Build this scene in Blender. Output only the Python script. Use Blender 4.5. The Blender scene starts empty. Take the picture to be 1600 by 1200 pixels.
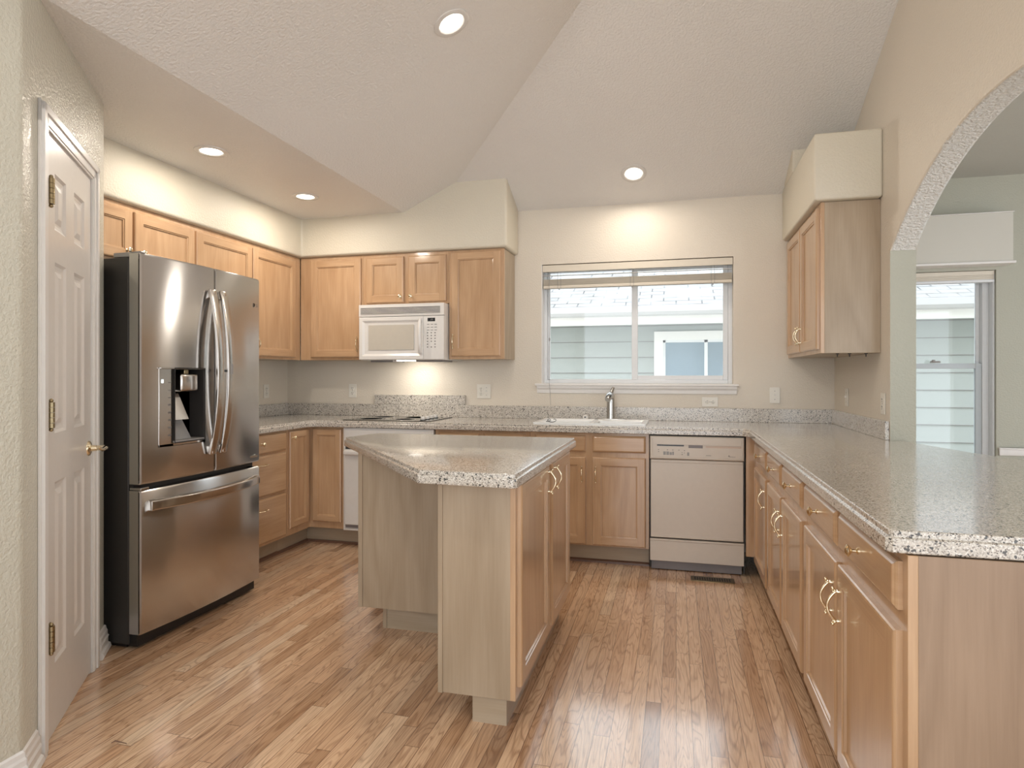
import bpy, bmesh, math, random
from mathutils import Vector, Matrix
random.seed(7)
PI = math.pi
SC = bpy.context.scene
COL = SC.collection

# ------------------------------------------------------------ camera, world, light, exposure
cam_d = bpy.data.cameras.new('camera'); cam_d.sensor_width = 36; cam_d.lens = 993.13/1600*36
cam_d.shift_y = -12.62/1600; cam_d.clip_start = .05
cam = bpy.data.objects.new('camera', cam_d); COL.objects.link(cam)
cam.location = (0, 0, 1.249); cam.rotation_euler = (PI/2, 0, .2527)
SC.camera = cam
w = bpy.data.worlds.new('sky'); SC.world = w; w.use_nodes = True
w.node_tree.nodes['Background'].inputs[0].default_value = (.90, .95, 1, 1)
w.node_tree.nodes['Background'].inputs[1].default_value = 2.3
SC.view_settings.view_transform = 'Standard'; SC.view_settings.look = 'None'
SC.view_settings.gamma = 1; SC.view_settings.use_curve_mapping = False
SC.view_settings.exposure = 0.64
sun_d = bpy.data.lights.new('sun', 'SUN'); sun_d.energy = 1.0; sun_d.angle = .02; sun_d.color = (1, .96, .9)
sun = bpy.data.objects.new('sun', sun_d); COL.objects.link(sun); sun.rotation_euler = (math.radians(-14), math.radians(38), 0)
CAN_W = 5.2       # watts of each recessed ceiling lamp
CAN_COL = (1, .90, .78)

# daylight through the openings: portals
def portal(loc, rot, sx, sy):
    d = bpy.data.lights.new('daylight_portal', 'AREA'); d.shape = 'RECTANGLE'; d.size = sx; d.size_y = sy
    d.cycles.is_portal = True
    o = bpy.data.objects.new('daylight_portal', d); COL.objects.link(o); o.location = loc; o.rotation_euler = rot
portal((-.31, 5.03, 1.65), (-PI/2, 0, 0), 1.45, .95)
portal((1.68, 5.03, 1.3), (-PI/2, 0, 0), .75, 1.4)
portal((-.3, -2.68, 2.0), (PI/2, 0, 0), 3.0, 4.0)
portal((3.2, -2.68, 1.25), (PI/2, 0, 0), 3.0, 2.3)
portal((4.98, 1.6, 1.2), (PI/2, 0, PI/2), 4.4, 2.4)

# ------------------------------------------------------------ dimensions
FZ = -.03          # floor
D = 4.895          # back wall
XR = .442          # peninsula counter front edge
XW = 1.077; XT = 1.197   # right wall faces
XL = -3.293        # left wall
SOF = 2.205        # underside of soffits
CT = .914          # counter top
VA, VB = .46, .43  # vault slopes
XV, ZV1, ZV2 = -2.04, 2.51, 2.555
YB = -2.7          # wall behind the camera
XE = 5.0           # far side of next room

# ------------------------------------------------------------ node materials
class NT:
    def __init__(s, name):
        s.m = bpy.data.materials.new(name); s.m.use_nodes = True
        s.t = s.m.node_tree; s.b = s.t.nodes['Principled BSDF']
    def n(s, typ, **k):
        nd = s.t.nodes.new(typ)
        for a, v in k.items(): setattr(nd, a, v)
        return nd
    def l(s, a, b): s.t.links.new(a, b)
    def put(s, sock, v):
        if hasattr(v, 'links'): s.l(v, sock)
        else: sock.default_value = v
    def math(s, op, a, b=0.0, c=None):
        nd = s.n('ShaderNodeMath', operation=op)
        s.put(nd.inputs[0], a); s.put(nd.inputs[1], b)
        if c is not None: s.put(nd.inputs[2], c)
        return nd.outputs[0]
    def vec(s, x, y, z):
        nd = s.n('ShaderNodeCombineXYZ'); s.put(nd.inputs[0], x); s.put(nd.inputs[1], y); s.put(nd.inputs[2], z); return nd.outputs[0]
    def pos(s):
        tc = s.n('ShaderNodeTexCoord'); sp = s.n('ShaderNodeSeparateXYZ'); s.l(tc.outputs['Object'], sp.inputs[0])
        return sp.outputs, tc.outputs['Object']
    def noise(s, v, scale, detail=2, rough=.5, dist=0):
        nd = s.n('ShaderNodeTexNoise'); s.l(v, nd.inputs['Vector'])
        nd.inputs['Scale'].default_value = scale; nd.inputs['Detail'].default_value = detail
        nd.inputs['Roughness'].default_value = rough; nd.inputs['Distortion'].default_value = dist
        return nd.outputs['Fac']
    def ramp(s, f, stops, interp='LINEAR'):
        nd = s.n('ShaderNodeValToRGB'); s.l(f, nd.inputs[0]); r = nd.color_ramp; r.interpolation = interp
        while len(r.elements) < len(stops): r.elements.new(.5)
        for e, (p, c) in zip(r.elements, stops):
            e.position = p; e.color = (*c, 1) if len(c) == 3 else c
        return nd.outputs[0]
    def mix(s, f, a, b, mode='MIX'):
        nd = s.n('ShaderNodeMix', data_type='RGBA', blend_type=mode)
        s.put(nd.inputs[0], f)
        for k, v in ((6, a), (7, b)):
            if hasattr(v, 'links'): s.l(v, nd.inputs[k])
            else: nd.inputs[k].default_value = (*v, 1)
        return nd.outputs[2]
    def bump(s, h, strength, dist):
        nd = s.n('ShaderNodeBump'); nd.inputs['Strength'].default_value = strength; nd.inputs['Distance'].default_value = dist
        s.l(h, nd.inputs['Height']); s.l(nd.outputs[0], s.b.inputs['Normal'])
    def set(s, **k):
        for a, v in k.items():
            i = s.b.inputs[a.replace('_', ' ')]
            if hasattr(v, 'links'): s.l(v, i)
            else: i.default_value = (*v, 1) if isinstance(v, tuple) and len(v) == 3 else v
        return s.m

def plain(name, col, rough=.4, metal=0.0, **k):
    N = NT(name); p, v = N.pos()
    f = N.noise(v, 35, 2)
    c = N.ramp(f, [(0, tuple(x*.965 for x in col)), (1, tuple(min(1, x*1.03) for x in col))])
    return N.set(Base_Color=c, Roughness=rough, Metallic=metal, **k)

def paint(name, col, scale=95, strength=.35, dist=.0025, rough=.42):
    N = NT(name); p, v = N.pos()
    f = N.noise(v, scale, 3, .55)
    f2 = N.noise(v, 2.5, 2)
    c = N.ramp(f2, [(.3, tuple(x*.98 for x in col)), (.7, col)])
    N.bump(N.ramp(f, [(.38, (0, 0, 0)), (.62, (1, 1, 1))]), strength, dist)
    return N.set(Base_Color=c, Roughness=rough, Specular_IOR_Level=.5)

def wood(name, light, dark, rough=.28, scale=1.0, contour=5.0, amp=.35, horiz=False, coat=.6):
    """straight-grained veneer with long figure lines; grain runs along local z (or x)"""
    N = NT(name); p, v = N.pos()
    oi = N.n('ShaderNodeObjectInfo').outputs['Random']
    off = N.math('MULTIPLY', oi, 37.0)
    a = N.math('ADD', p[0], p[1]); z = p[2]
    if horiz: a, z = z, a
    v1 = N.vec(N.math('ADD', N.math('MULTIPLY', a, 5.0*scale), off), N.math('MULTIPLY', z, .8*scale), off)
    base = N.noise(v1, 1.0, 2, .5, .4)
    ring = N.math('FRACT', N.math('MULTIPLY', base, contour))
    ring = N.math('ABSOLUTE', N.math('SUBTRACT', ring, .5))
    v2 = N.vec(N.math('ADD', N.math('MULTIPLY', a, 130.0), off), N.math('MULTIPLY', z, 5.0), off)
    fine = N.noise(v2, 1.0, 3, .6)
    v3 = N.vec(N.math('ADD', N.math('MULTIPLY', a, 9.0), off), N.math('MULTIPLY', z, 2.0), off)
    patch = N.noise(v3, 1.0, 2)
    f = N.math('ADD', N.math('MULTIPLY', ring, amp), N.math('ADD', N.math('MULTIPLY', fine, .45), N.math('MULTIPLY', patch, .5)))
    c = N.ramp(f, [(.30, dark), (.85, light)])
    return N.set(Base_Color=c, Roughness=rough, Coat_Weight=coat, Coat_Roughness=.10)

def speckle(name, rough=.13):
    N = NT(name); p, v = N.pos()
    vo = N.n('ShaderNodeTexVoronoi'); vo.inputs['Scale'].default_value = 350; N.l(v, vo.inputs['Vector'])
    sp = N.n('ShaderNodeSeparateColor'); N.l(vo.outputs['Color'], sp.inputs[0])
    c = N.ramp(sp.outputs[0], [(0, (.05, .046, .042)), (.07, (.27, .235, .20)), (.24, (.50, .46, .41)), (.50, (.64, .60, .54)), (.78, (.58, .53, .46)), (.92, (.78, .75, .70))], 'CONSTANT')
    vo2 = N.n('ShaderNodeTexVoronoi'); vo2.inputs['Scale'].default_value = 180; N.l(v, vo2.inputs['Vector'])
    sp2 = N.n('ShaderNodeSeparateColor'); N.l(vo2.outputs['Color'], sp2.inputs[0])
    f2 = N.ramp(sp2.outputs[1], [(0, (1, 1, 1)), (.045, (0, 0, 0))], 'CONSTANT')
    c = N.mix(f2, c, (.05, .048, .045))
    return N.set(Base_Color=c, Roughness=rough+.12, Specular_IOR_Level=.5, Coat_Weight=.75, Coat_Roughness=.11)

def oak_floor():
    N = NT('oak_strip_floor'); p, v = N.pos()
    x = N.math('DIVIDE', p[0], .057); row = N.math('FLOOR', x); fx = N.math('FRACT', x)
    wn = N.n('ShaderNodeTexWhiteNoise', noise_dimensions='1D'); N.l(row, wn.inputs['W'])
    y = N.math('ADD', N.math('DIVIDE', p[1], 1.1), N.math('MULTIPLY', wn.outputs[0], 9.0))
    iy = N.math('FLOOR', y); fy = N.math('FRACT', y)
    wn2 = N.n('ShaderNodeTexWhiteNoise', noise_dimensions='2D'); N.l(N.vec(row, iy, 0), wn2.inputs['Vector'])
    idr = wn2.outputs[0]
    tone = N.ramp(idr, [(0, (.40, .23, .13)), (.12, (.58, .36, .215)), (.35, (.74, .50, .325)), (.55, (.80, .56, .37)), (.75, (.72, .46, .285)), (.9, (.86, .66, .47)), (1, (.54, .33, .20))])
    off = N.math('MULTIPLY', idr, 53.0)
    vc = N.vec(N.math('ADD', N.math('MULTIPLY', p[0], 13.0), off), N.math('MULTIPLY', p[1], 1.3), off)
    b = N.noise(vc, 1.0, 2, .5, .5)
    ring = N.math('FRACT', N.math('MULTIPLY', b, 16.0))
    ring = N.math('ABSOLUTE', N.math('SUBTRACT', ring, .5))        # 0..0.5
    line = N.ramp(ring, [(.02, (.40, .29, .22)), (.22, (1, 1, 1))])
    vf = N.vec(N.math('ADD', N.math('MULTIPLY', p[0], 260.0), off), N.math('MULTIPLY', p[1], 7.0), off)
    fine = N.ramp(N.noise(vf, 1.0, 3, .65), [(.34, (.58, .50, .43)), (.56, (1, 1, 1))])
    vk = N.vec(N.math('ADD', N.math('MULTIPLY', p[0], 22.0), off), N.math('MULTIPLY', p[1], 4.0), off)
    knot = N.ramp(N.noise(vk, 1.0, 2), [(.24, (.42, .33, .27)), (.34, (1, 1, 1))])
    c = N.mix(.52, tone, line, 'MULTIPLY'); c = N.mix(.6, c, fine, 'MULTIPLY'); c = N.mix(.7, c, knot, 'MULTIPLY')
    ex = N.math('MINIMUM', fx, N.math('SUBTRACT', 1.0, fx))
    ey = N.math('MULTIPLY', N.math('MINIMUM', fy, N.math('SUBTRACT', 1.0, fy)), 1.1/.057)
    e = N.math('MINIMUM', ex, ey)
    g = N.ramp(e, [(.010, (.25, .17, .12)), (.028, (1, 1, 1))])
    c = N.mix(1.0, c, g, 'MULTIPLY')
    N.bump(N.mix(.5, g, line), .12, .0008)
    return N.set(Base_Color=c, Roughness=N.math('ADD', .22, N.math('MULTIPLY', idr, .08)), Coat_Weight=1.0, Coat_Roughness=.13)

def steel(name, col=(.50, .455, .43), rough=.24, an=.75):
    N = NT(name); p, v = N.pos()
    vv = N.vec(N.math('MULTIPLY', p[0], 3.0), N.math('MULTIPLY', p[1], 3.0), N.math('MULTIPLY', p[2], 700.0))
    f = N.noise(vv, 1.0, 2)
    c = N.ramp(f, [(.2, tuple(x*.93 for x in col)), (.8, col)])
    N.l(N.vec(0.0, 0.0, 1.0), N.b.inputs['Tangent'])
    return N.set(Base_Color=c, Metallic=1.0, Roughness=rough, Anisotropic=an, Anisotropic_Rotation=0.0)

def thin_glass(name, tint=(.96, .98, .98)):
    N = NT(name); t = N.t
    tr = N.n('ShaderNodeBsdfTransparent'); tr.inputs[0].default_value = (*tint, 1)
    gl = N.n('ShaderNodeBsdfGlossy'); gl.inputs['Roughness'].default_value = .02
    fr = N.n('ShaderNodeFresnel'); fr.inputs[0].default_value = 1.45
    mx = N.n('ShaderNodeMixShader'); N.l(fr.outputs[0], mx.inputs[0]); N.l(tr.outputs[0], mx.inputs[1]); N.l(gl.outputs[0], mx.inputs[2])
    N.l(mx.outputs[0], t.nodes['Material Output'].inputs[0]); t.nodes.remove(N.b)
    return N.m

def shingles():
    N = NT('asphalt_shingles'); p, v = N.pos()
    br = N.n('ShaderNodeTexBrick'); br.offset = .5; br.squash = 1
    N.l(N.vec(p[0], N.math('MULTIPLY', p[1], 1.09), 0), br.inputs['Vector'])
    br.inputs['Scale'].default_value = 1; br.inputs['Brick Width'].default_value = .30; br.inputs['Row Height'].default_value = .15
    br.inputs['Mortar Size'].default_value = .008; br.inputs['Mortar Smooth'].default_value = .0
    br.inputs['Color1'].default_value = (.34, .33, .33, 1); br.inputs['Color2'].default_value = (.28, .28, .285, 1); br.inputs['Mortar'].default_value = (.07, .07, .075, 1)
    f = N.noise(v, 3.0, 3)
    c = N.mix(N.ramp(f, [(.42, (0, 0, 0)), (.6, (.8, .8, .8))]), br.outputs[0], (.32, .32, .325))
    return N.set(Base_Color=c, Roughness=.9)

M = {}
M['wall'] = paint('cream_wall_paint', (.73, .665, .57))
M['ceil'] = paint('ceiling_paint', (.83, .815, .79), 80, .6, .003, .45)
M['soffit'] = paint('soffit_cream_paint', (.70, .645, .53))
M['pantry'] = paint('pantry_wall_daylight_tint', (.63, .61, .52), 95, .5, .003, .26)  # greenish daylight cast on this wall mixed into the colour
M['green'] = paint('daylight_green_wall_tint', (.43, .425, .35))  # green tint of mixed daylight put into the wall colour
M['arch'] = paint('arch_reveal_painted_light', (.78, .78, .75), 70, .9, .004, .4)  # paler and greyer: light from the nook painted into the arch underside
M['trimw'] = plain('white_trim_paint', (.78, .76, .74), .3)
M['door'] = plain('white_door_paint', (.72, .68, .64), .3)
M['floor'] = oak_floor()
M['maple'] = wood('maple_stain', (.60, .395, .235), (.42, .25, .130), .3)
M['mapleh'] = wood('maple_stain_cross_grain', (.60, .395, .235), (.42, .25, .130), .3, horiz=True)
M['lam'] = wood('pale_maple_laminate', (.44, .345, .245), (.335, .25, .165), .38, .7, 6.0, .5, coat=.1)
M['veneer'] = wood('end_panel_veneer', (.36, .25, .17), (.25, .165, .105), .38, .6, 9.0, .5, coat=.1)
M['lamh'] = wood('pale_maple_laminate_flat_grain', (.46, .365, .265), (.36, .275, .185), .4, 1.0, 5.0, .3, True, .05)
M['shoe'] = plain('dark_shoe_moulding', (.16, .085, .055), .4)
M['counter'] = speckle('speckled_solid_counter')
M['brass'] = plain('polished_brass', (.84, .74, .54), .16, 1.0)
M['bronze'] = plain('antique_brass', (.34, .27, .16), .3, 1.0)
M['steel'] = steel('brushed_stainless', (.62, .61, .60), .20, .96)
M['steelh'] = steel('handle_stainless', (.62, .58, .54), .22, .5)
M['chrome'] = plain('brushed_chrome', (.52, .51, .49), .27, 1.0)
M['black'] = plain('black_plastic', (.012, .012, .013), .3)
M['blackg'] = plain('black_gloss', (.01, .01, .012), .08)
M['fridge_side'] = plain('charcoal_fridge_side', (.035, .032, .03), .35)
M['grey'] = plain('grey_plastic', (.30, .29, .28), .4)
M['white'] = plain('white_enamel', (.74, .72, .69), .25)
M['almond'] = plain('almond_enamel', (.62, .55, .47), .28)
M['kick_lapshadow'] = plain('kick_metal_lap_shadow', (.22, .20, .20), .4)
M['sink'] = plain('white_sink_enamel', (.85, .86, .86), .12)
M['vinyl'] = plain('white_vinyl', (.74, .76, .78), .35)
M['vinylg'] = plain('grey_vinyl_frame', (.50, .55, .58), .35)
M['slat'] = plain('beige_blind_slat', (.70, .64, .54), .5)
M['glass'] = thin_glass('window_glass')
M['mwglass'] = plain('microwave_window', (.56, .52, .45), .15)
M['plate'] = plain('ivory_outlet_plate', (.80, .77, .70), .35)
M['slot'] = plain('dark_slot', (.03, .03, .03), .6)
M['ink'] = plain('grey_print', (.16, .15, .14), .6)
M['cook'] = plain('grey_glass_ceramic', (.10, .095, .08), .06)
M['siding'] = plain('grey_green_siding', (.40, .43, .42), .7)
M['fascia'] = plain('white_fascia', (.85, .84, .82), .6)
M['shingle'] = shingles()
M['nglass'] = plain('neighbor_window_glass', (.20, .27, .33), .15)
M['grass'] = plain('side_yard_gravel', (.40, .38, .33), .9)
M['valance'] = paint('cornice_paint', (.60, .58, .52), 60, .1, .001, .5)
def emit(name, col, s):
    N = NT(name); return N.set(Base_Color=(.9, .9, .9), Emission_Color=col, Emission_Strength=s)
M['lens'] = emit('lit_lamp_lens', (1, .93, .82), 5.0)
M['lcd'] = emit('lcd_digits', (.75, .95, 1.0), 1.0)

# ------------------------------------------------------------ mesh helpers
class MB:
    def __init__(s): s.v = []; s.f = []; s.mi = []
    def add(s, vs, fs, mi=0):
        o = len(s.v); s.v += [tuple(x) for x in vs]; s.f += [tuple(i+o for i in f) for f in fs]; s.mi += [mi]*len(fs); return s
    def box(s, x0, x1, y0, y1, z0, z1, mi=0):
        if x0 > x1: x0, x1 = x1, x0
        if y0 > y1: y0, y1 = y1, y0
        if z0 > z1: z0, z1 = z1, z0
        return s.add([(x0,y0,z0),(x1,y0,z0),(x1,y1,z0),(x0,y1,z0),(x0,y0,z1),(x1,y0,z1),(x1,y1,z1),(x0,y1,z1)],
                     [(0,3,2,1),(4,5,6,7),(0,1,5,4),(1,2,6,5),(2,3,7,6),(3,0,4,7)], mi)
    def quad(s, a, b, c, d, mi=0): return s.add([a, b, c, d], [(0, 1, 2, 3)], mi)
    def prism(s, poly, z0, z1, mi=0):
        n = len(poly)
        return s.add([(x, y, z0) for x, y in poly]+[(x, y, z1) for x, y in poly],
                     [tuple(range(n-1, -1, -1)), tuple(range(n, 2*n))]+[(i, (i+1) % n, n+(i+1) % n, n+i) for i in range(n)], mi)
    def prism_x(s, prof, x0, x1, mi=0):      # profile in (y,z)
        n = len(prof)
        return s.add([(x0, y, z) for y, z in prof]+[(x1, y, z) for y, z in prof],
                     [tuple(range(n)), tuple(range(2*n-1, n-1, -1))]+[(i, n+i, n+(i+1) % n, (i+1) % n) for i in range(n)], mi)
    def lathe(s, prof, c=(0, 0, 0), axis='z', n=20, mi=0):   # prof: (r, h)
        o = []
        for r, h in prof:
            for k in range(n):
                a = 2*PI*k/n; p = (r*math.cos(a), r*math.sin(a), h)
                if axis == 'y': p = (p[0], -p[2], p[1])      # h grows towards -y
                if axis == 'x': p = (p[2], p[0], p[1])
                o.append((p[0]+c[0], p[1]+c[1], p[2]+c[2]))
        fs = [(i*n+k, i*n+(k+1) % n, (i+1)*n+(k+1) % n, (i+1)*n+k) for i in range(len(prof)-1) for k in range(n)]
        fs.append(tuple(range(n-1, -1, -1))); fs.append(tuple((len(prof)-1)*n+k for k in range(n)))
        return s.add(o, fs, mi)
    def tube(s, pts, r, n=10, mi=0):
        P = [Vector(p) for p in pts]; m = len(P); o = []
        rr = r if isinstance(r, (list, tuple)) else [r]*m
        ref = Vector((1, 0, 0)) if abs((P[-1]-P[0]).normalized().x) < .8 else Vector((0, 0, 1))
        for i in range(m):
            t = (P[min(i+1, m-1)]-P[max(i-1, 0)]).normalized()
            u = (ref - t*ref.dot(t)).normalized(); v = t.cross(u)
            for k in range(n):
                a = 2*PI*k/n; q = P[i]+(u*math.cos(a)+v*math.sin(a))*rr[i]; o.append(tuple(q))
        fs = [(i*n+k, i*n+(k+1) % n, (i+1)*n+(k+1) % n, (i+1)*n+k) for i in range(m-1) for k in range(n)]
        fs.append(tuple(range(n-1, -1, -1))); fs.append(tuple((m-1)*n+k for k in range(n)))
        return s.add(o, fs, mi)
    def ball(s, c, r, mi=0, n=10):
        return s.lathe([(r*math.sin(PI*max(i, .15)/6 if i < 6 else PI*5.85/6), -r*math.cos(PI*max(i, .15)/6 if i < 6 else PI*5.85/6)) for i in range(7)], c, 'z', n, mi)
    def rings(s, x0, x1, z0, z1, y, prof, mi=0):
        """stepped frame of nested rectangles from (x0..x1, z0..z1) inward; prof: [(inset, depth)], last one is filled"""
        R = []
        for ins, dep in prof:
            R.append([(x0+ins, y+dep, z0+ins), (x1-ins, y+dep, z0+ins), (x1-ins, y+dep, z1-ins), (x0+ins, y+dep, z1-ins)])
        vs = [p for r in R for p in r]; fs = []
        for i in range(len(R)-1):
            for k in range(4):
                fs.append((i*4+k, i*4+(k+1) % 4, (i+1)*4+(k+1) % 4, (i+1)*4+k))
        j = (len(R)-1)*4; fs.append((j, j+1, j+2, j+3))
        return s.add(vs, fs, mi)
    def mesh(s, name, mats, smooth=None):
        me = bpy.data.meshes.new(name); me.from_pydata(s.v, [], s.f)
        for m in mats: me.materials.append(m)
        for p, i in zip(me.polygons, s.mi): p.material_index = i
        bm = bmesh.new(); bm.from_mesh(me); bmesh.ops.recalc_face_normals(bm, faces=bm.faces); bm.to_mesh(me); bm.free()
        if smooth:
            for p in me.polygons: p.use_smooth = True
            me.set_sharp_from_angle(angle=math.radians(smooth))
        me.update(); return me

def link(name, me, parent=None, loc=None, rot=None):
    o = bpy.data.objects.new(name, me); COL.objects.link(o)
    if parent: o.parent = parent
    if loc: o.location = loc
    if rot: o.rotation_euler = rot
    return o
def obj(name, mb, mats, parent=None, bevel=0, seg=2, smooth=None, loc=None, rot=None, label=None):
    if not isinstance(mats, (list, tuple)): mats = [mats]
    o = link(name, mb.mesh(name, mats, smooth), parent, loc, rot)
    if bevel:
        b = o.modifiers.new('bevel', 'BEVEL'); b.width = bevel; b.segments = seg; b.limit_method = 'ANGLE'; b.angle_limit = math.radians(35)
        b.harden_normals = False
        for p in o.data.polygons: p.use_smooth = True
        o.data.set_sharp_from_angle(angle=math.radians(30)) if seg < 3 else None
    if label: o['label'] = label
    return o
def tag(o, label, cat, group=None):
    o['label'] = label; o['category'] = cat
    if group: o['group'] = group
    return o
def thing(name, label, cat, loc=(0, 0, 0), rz=0, group=None):
    o = bpy.data.objects.new(name, None); COL.objects.link(o); o.empty_display_size = .1
    o.location = loc; o.rotation_euler = (0, 0, rz) if not isinstance(rz, tuple) else rz
    return tag(o, label, cat, group)
def struct(name, mb, mats, bevel=0, seg=3):
    o = obj(name, mb, mats, None, bevel, seg); o['kind'] = 'structure'; return o
def text_obj(name, s, size, mat, parent, loc, rot=(PI/2, 0, 0), ext=.0004):
    cu = bpy.data.curves.new(name, 'FONT'); cu.body = s; cu.size = size; cu.extrude = ext; cu.align_x = 'CENTER'; cu.align_y = 'CENTER'
    t = bpy.data.objects.new(name, cu); COL.objects.link(t)
    dg = bpy.context.evaluated_depsgraph_get(); me = bpy.data.meshes.new_from_object(t.evaluated_get(dg))
    bpy.data.objects.remove(t); me.materials.clear(); me.materials.append(mat)
    return link(name, me, parent, loc, rot)

def inset_poly(P, d):
    n = len(P); out = []
    for i in range(n):
        a, b, c = Vector(P[i-1]), Vector(P[i]), Vector(P[(i+1) % n])
        e1 = (b-a).normalized(); e2 = (c-b).normalized()
        n1 = Vector((-e1.y, e1.x)); n2 = Vector((-e2.y, e2.x))
        k = d/max(.3, 1+n1.dot(n2)); out.append(tuple(b+(n1+n2)*k))
    return out

# ------------------------------------------------------------ the setting
ZT = 4.35
b = MB(); b.box(-3.45, XE+.15, YB-.15, D+.15, FZ-.1, FZ)
struct('floor', b, M['floor'])
# back wall with two window openings
KX0, KX1, KZ0, KZ1 = -1.025, .404, 1.172, 2.122
NX0, NX1, NZ0, NZ1 = 1.32, 2.06, .55, 1.955
b = MB(); y0, y1 = D, D+.16
b.box(XL-.15, KX0, y0, y1, FZ, ZT); b.box(KX0, KX1, y0, y1, FZ, KZ0); b.box(KX0, KX1, y0, y1, KZ1, ZT); b.box(KX1, XT-.06, y0, y1, FZ, ZT)
struct('wall_back', b, M['wall'])
b = MB(); b.box(XT-.06, NX0, y0, y1, FZ, ZT); b.box(NX0, NX1, y0, y1, FZ, NZ0); b.box(NX0, NX1, y0, y1, NZ1, ZT); b.box(NX1, XE+.15, y0, y1, FZ, ZT)
struct('wall_nook', b, M['green'])
b = MB(); b.box(XL-.15, XL, 2.3, D, FZ, 2.62)
struct('wall_left', b, M['wall'])
# pantry corner: straight wall, slanted wall with door opening, short return
A = Vector((-1.964, 1.53)); Bp = Vector((-2.587, 2.40)); dv = (Bp-A).normalized(); nv = Vector((dv.y, -dv.x))
ANG = math.atan2(dv.y, dv.x)
b = MB()
def along(s, off): p = A+dv*s+nv*off; return (p.x, p.y)
path = [(A.x, YB), (A.x, A.y), along(.20, 0), along(.83, 0), (Bp.x, Bp.y), (XL, Bp.y)]
zl = [FZ, 2.115, 2.62]
for i in range(5):
    (xa, ya_), (xb, yb_) = path[i], path[i+1]
    for k in range(2):
        if i == 2 and k == 0: continue
        b.quad((xa, ya_, zl[k]), (xb, yb_, zl[k]), (xb, yb_, zl[k+1]), (xa, ya_, zl[k+1]))
for sv in (.20, .83): b.quad((*along(sv, 0), FZ), (*along(sv, -.11), FZ), (*along(sv, -.11), 2.115), (*along(sv, 0), 2.115))
b.quad((*along(.20, 0), 2.115), (*along(.83, 0), 2.115), (*along(.83, -.11), 2.115), (*along(.20, -.11), 2.115))
me = b.mesh('wall_pantry', [M['pantry']], 28)
bm = bmesh.new(); bm.from_mesh(me); bmesh.ops.remove_doubles(bm, verts=bm.verts, dist=1e-4); bmesh.ops.recalc_face_normals(bm, faces=bm.faces); bm.to_mesh(me); bm.free()
o = link('wall_pantry', me); o['kind'] = 'structure'
bv = o.modifiers.new('bevel', 'BEVEL'); bv.width = .016; bv.segments = 4; bv.limit_method = 'ANGLE'; bv.angle_limit = math.radians(25)
b = MB(); b.box(-3.2, -2.1, 1.2, 1.25, FZ, 2.6); o = struct('wall_closet', b, M['pantry'])
# right wall with arch
b = MB()
yc, R_, ztop, ysp, ysn = 2.6, 1.85, 2.255, 3.69, 1.51
N_ = 40
ys = [ysp-(ysp-ysn)*i/N_ for i in range(N_+1)]
za = [ztop-(R_-math.sqrt(R_*R_-(y-yc)**2)) for y in ys]
ZC = 4.3
prof = [(D, FZ), (D, ZC), (1.25, ZC), (1.25, FZ), (ysn, FZ)]
prof2 = [(ysn, za[-1])]+[(y, z) for y, z in zip(ys[::-1][1:-1], za[::-1][1:-1])]+[(ysp, za[0]), (ysp, FZ)]
full = prof+prof2
n = len(full)
vs = [(XW, y, z) for y, z in full]+[(XT, y, z) for y, z in full]
# build as strips instead of one ngon
def slab(y_a, y_b, za0, zb0, ztopv):
    # vertical strip between y_a and y_b, lower edge za0/zb0
    b.add([(XW,y_a,za0),(XW,y_b,zb0),(XW,y_b,ztopv),(XW,y_a,ztopv),(XT,y_a,za0),(XT,y_b,zb0),(XT,y_b,ztopv),(XT,y_a,ztopv)],
          [(0,1,2,3),(7,6,5,4)], 0)
slab(ysp, D, FZ, FZ, ZC); slab(1.25, ysn, FZ, FZ, ZC)
for i in range(N_): slab(ys[i+1], ys[i], za[i+1], za[i], ZC)
b.quad((XW,ysp,FZ),(XT,ysp,FZ),(XT,ysp,za[0]),(XW,ysp,za[0]), 2)
b.quad((XW,ysn,FZ),(XT,ysn,FZ),(XT,ysn,za[-1]),(XW,ysn,za[-1]), 2)
b.quad((XW,1.25,FZ),(XT,1.25,FZ),(XT,1.25,ZC),(XW,1.25,ZC))
b.quad((XW,D,FZ),(XT,D,FZ),(XT,D,ZC),(XW,D,ZC))
for i in range(N_): b.quad((XW,ys[i],za[i]),(XT,ys[i],za[i]),(XT,ys[i+1],za[i+1]),(XW,ys[i+1],za[i+1]), 1)
b.quad((XW,1.25,ZC),(XT,1.25,ZC),(XT,D,ZC),(XW,D,ZC))
me = b.mesh('wall_right', [M['wall'], M['arch'], M['green']])
bm = bmesh.new(); bm.from_mesh(me); bmesh.ops.remove_doubles(bm, verts=bm.verts, dist=1e-4); bmesh.ops.recalc_face_normals(bm, faces=bm.faces); bm.to_mesh(me); bm.free()
o = link('wall_right', me); o['kind'] = 'structure'
bv = o.modifiers.new('bevel', 'BEVEL'); bv.width = .012; bv.segments = 3; bv.limit_method = 'ANGLE'; bv.angle_limit = math.radians(40)
# header over the open side of the room beyond the peninsula
b = MB(); b.box(XW, XT, YB, 1.25, 2.35, ZC)
struct('wall_header', b, M['wall'])
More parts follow.
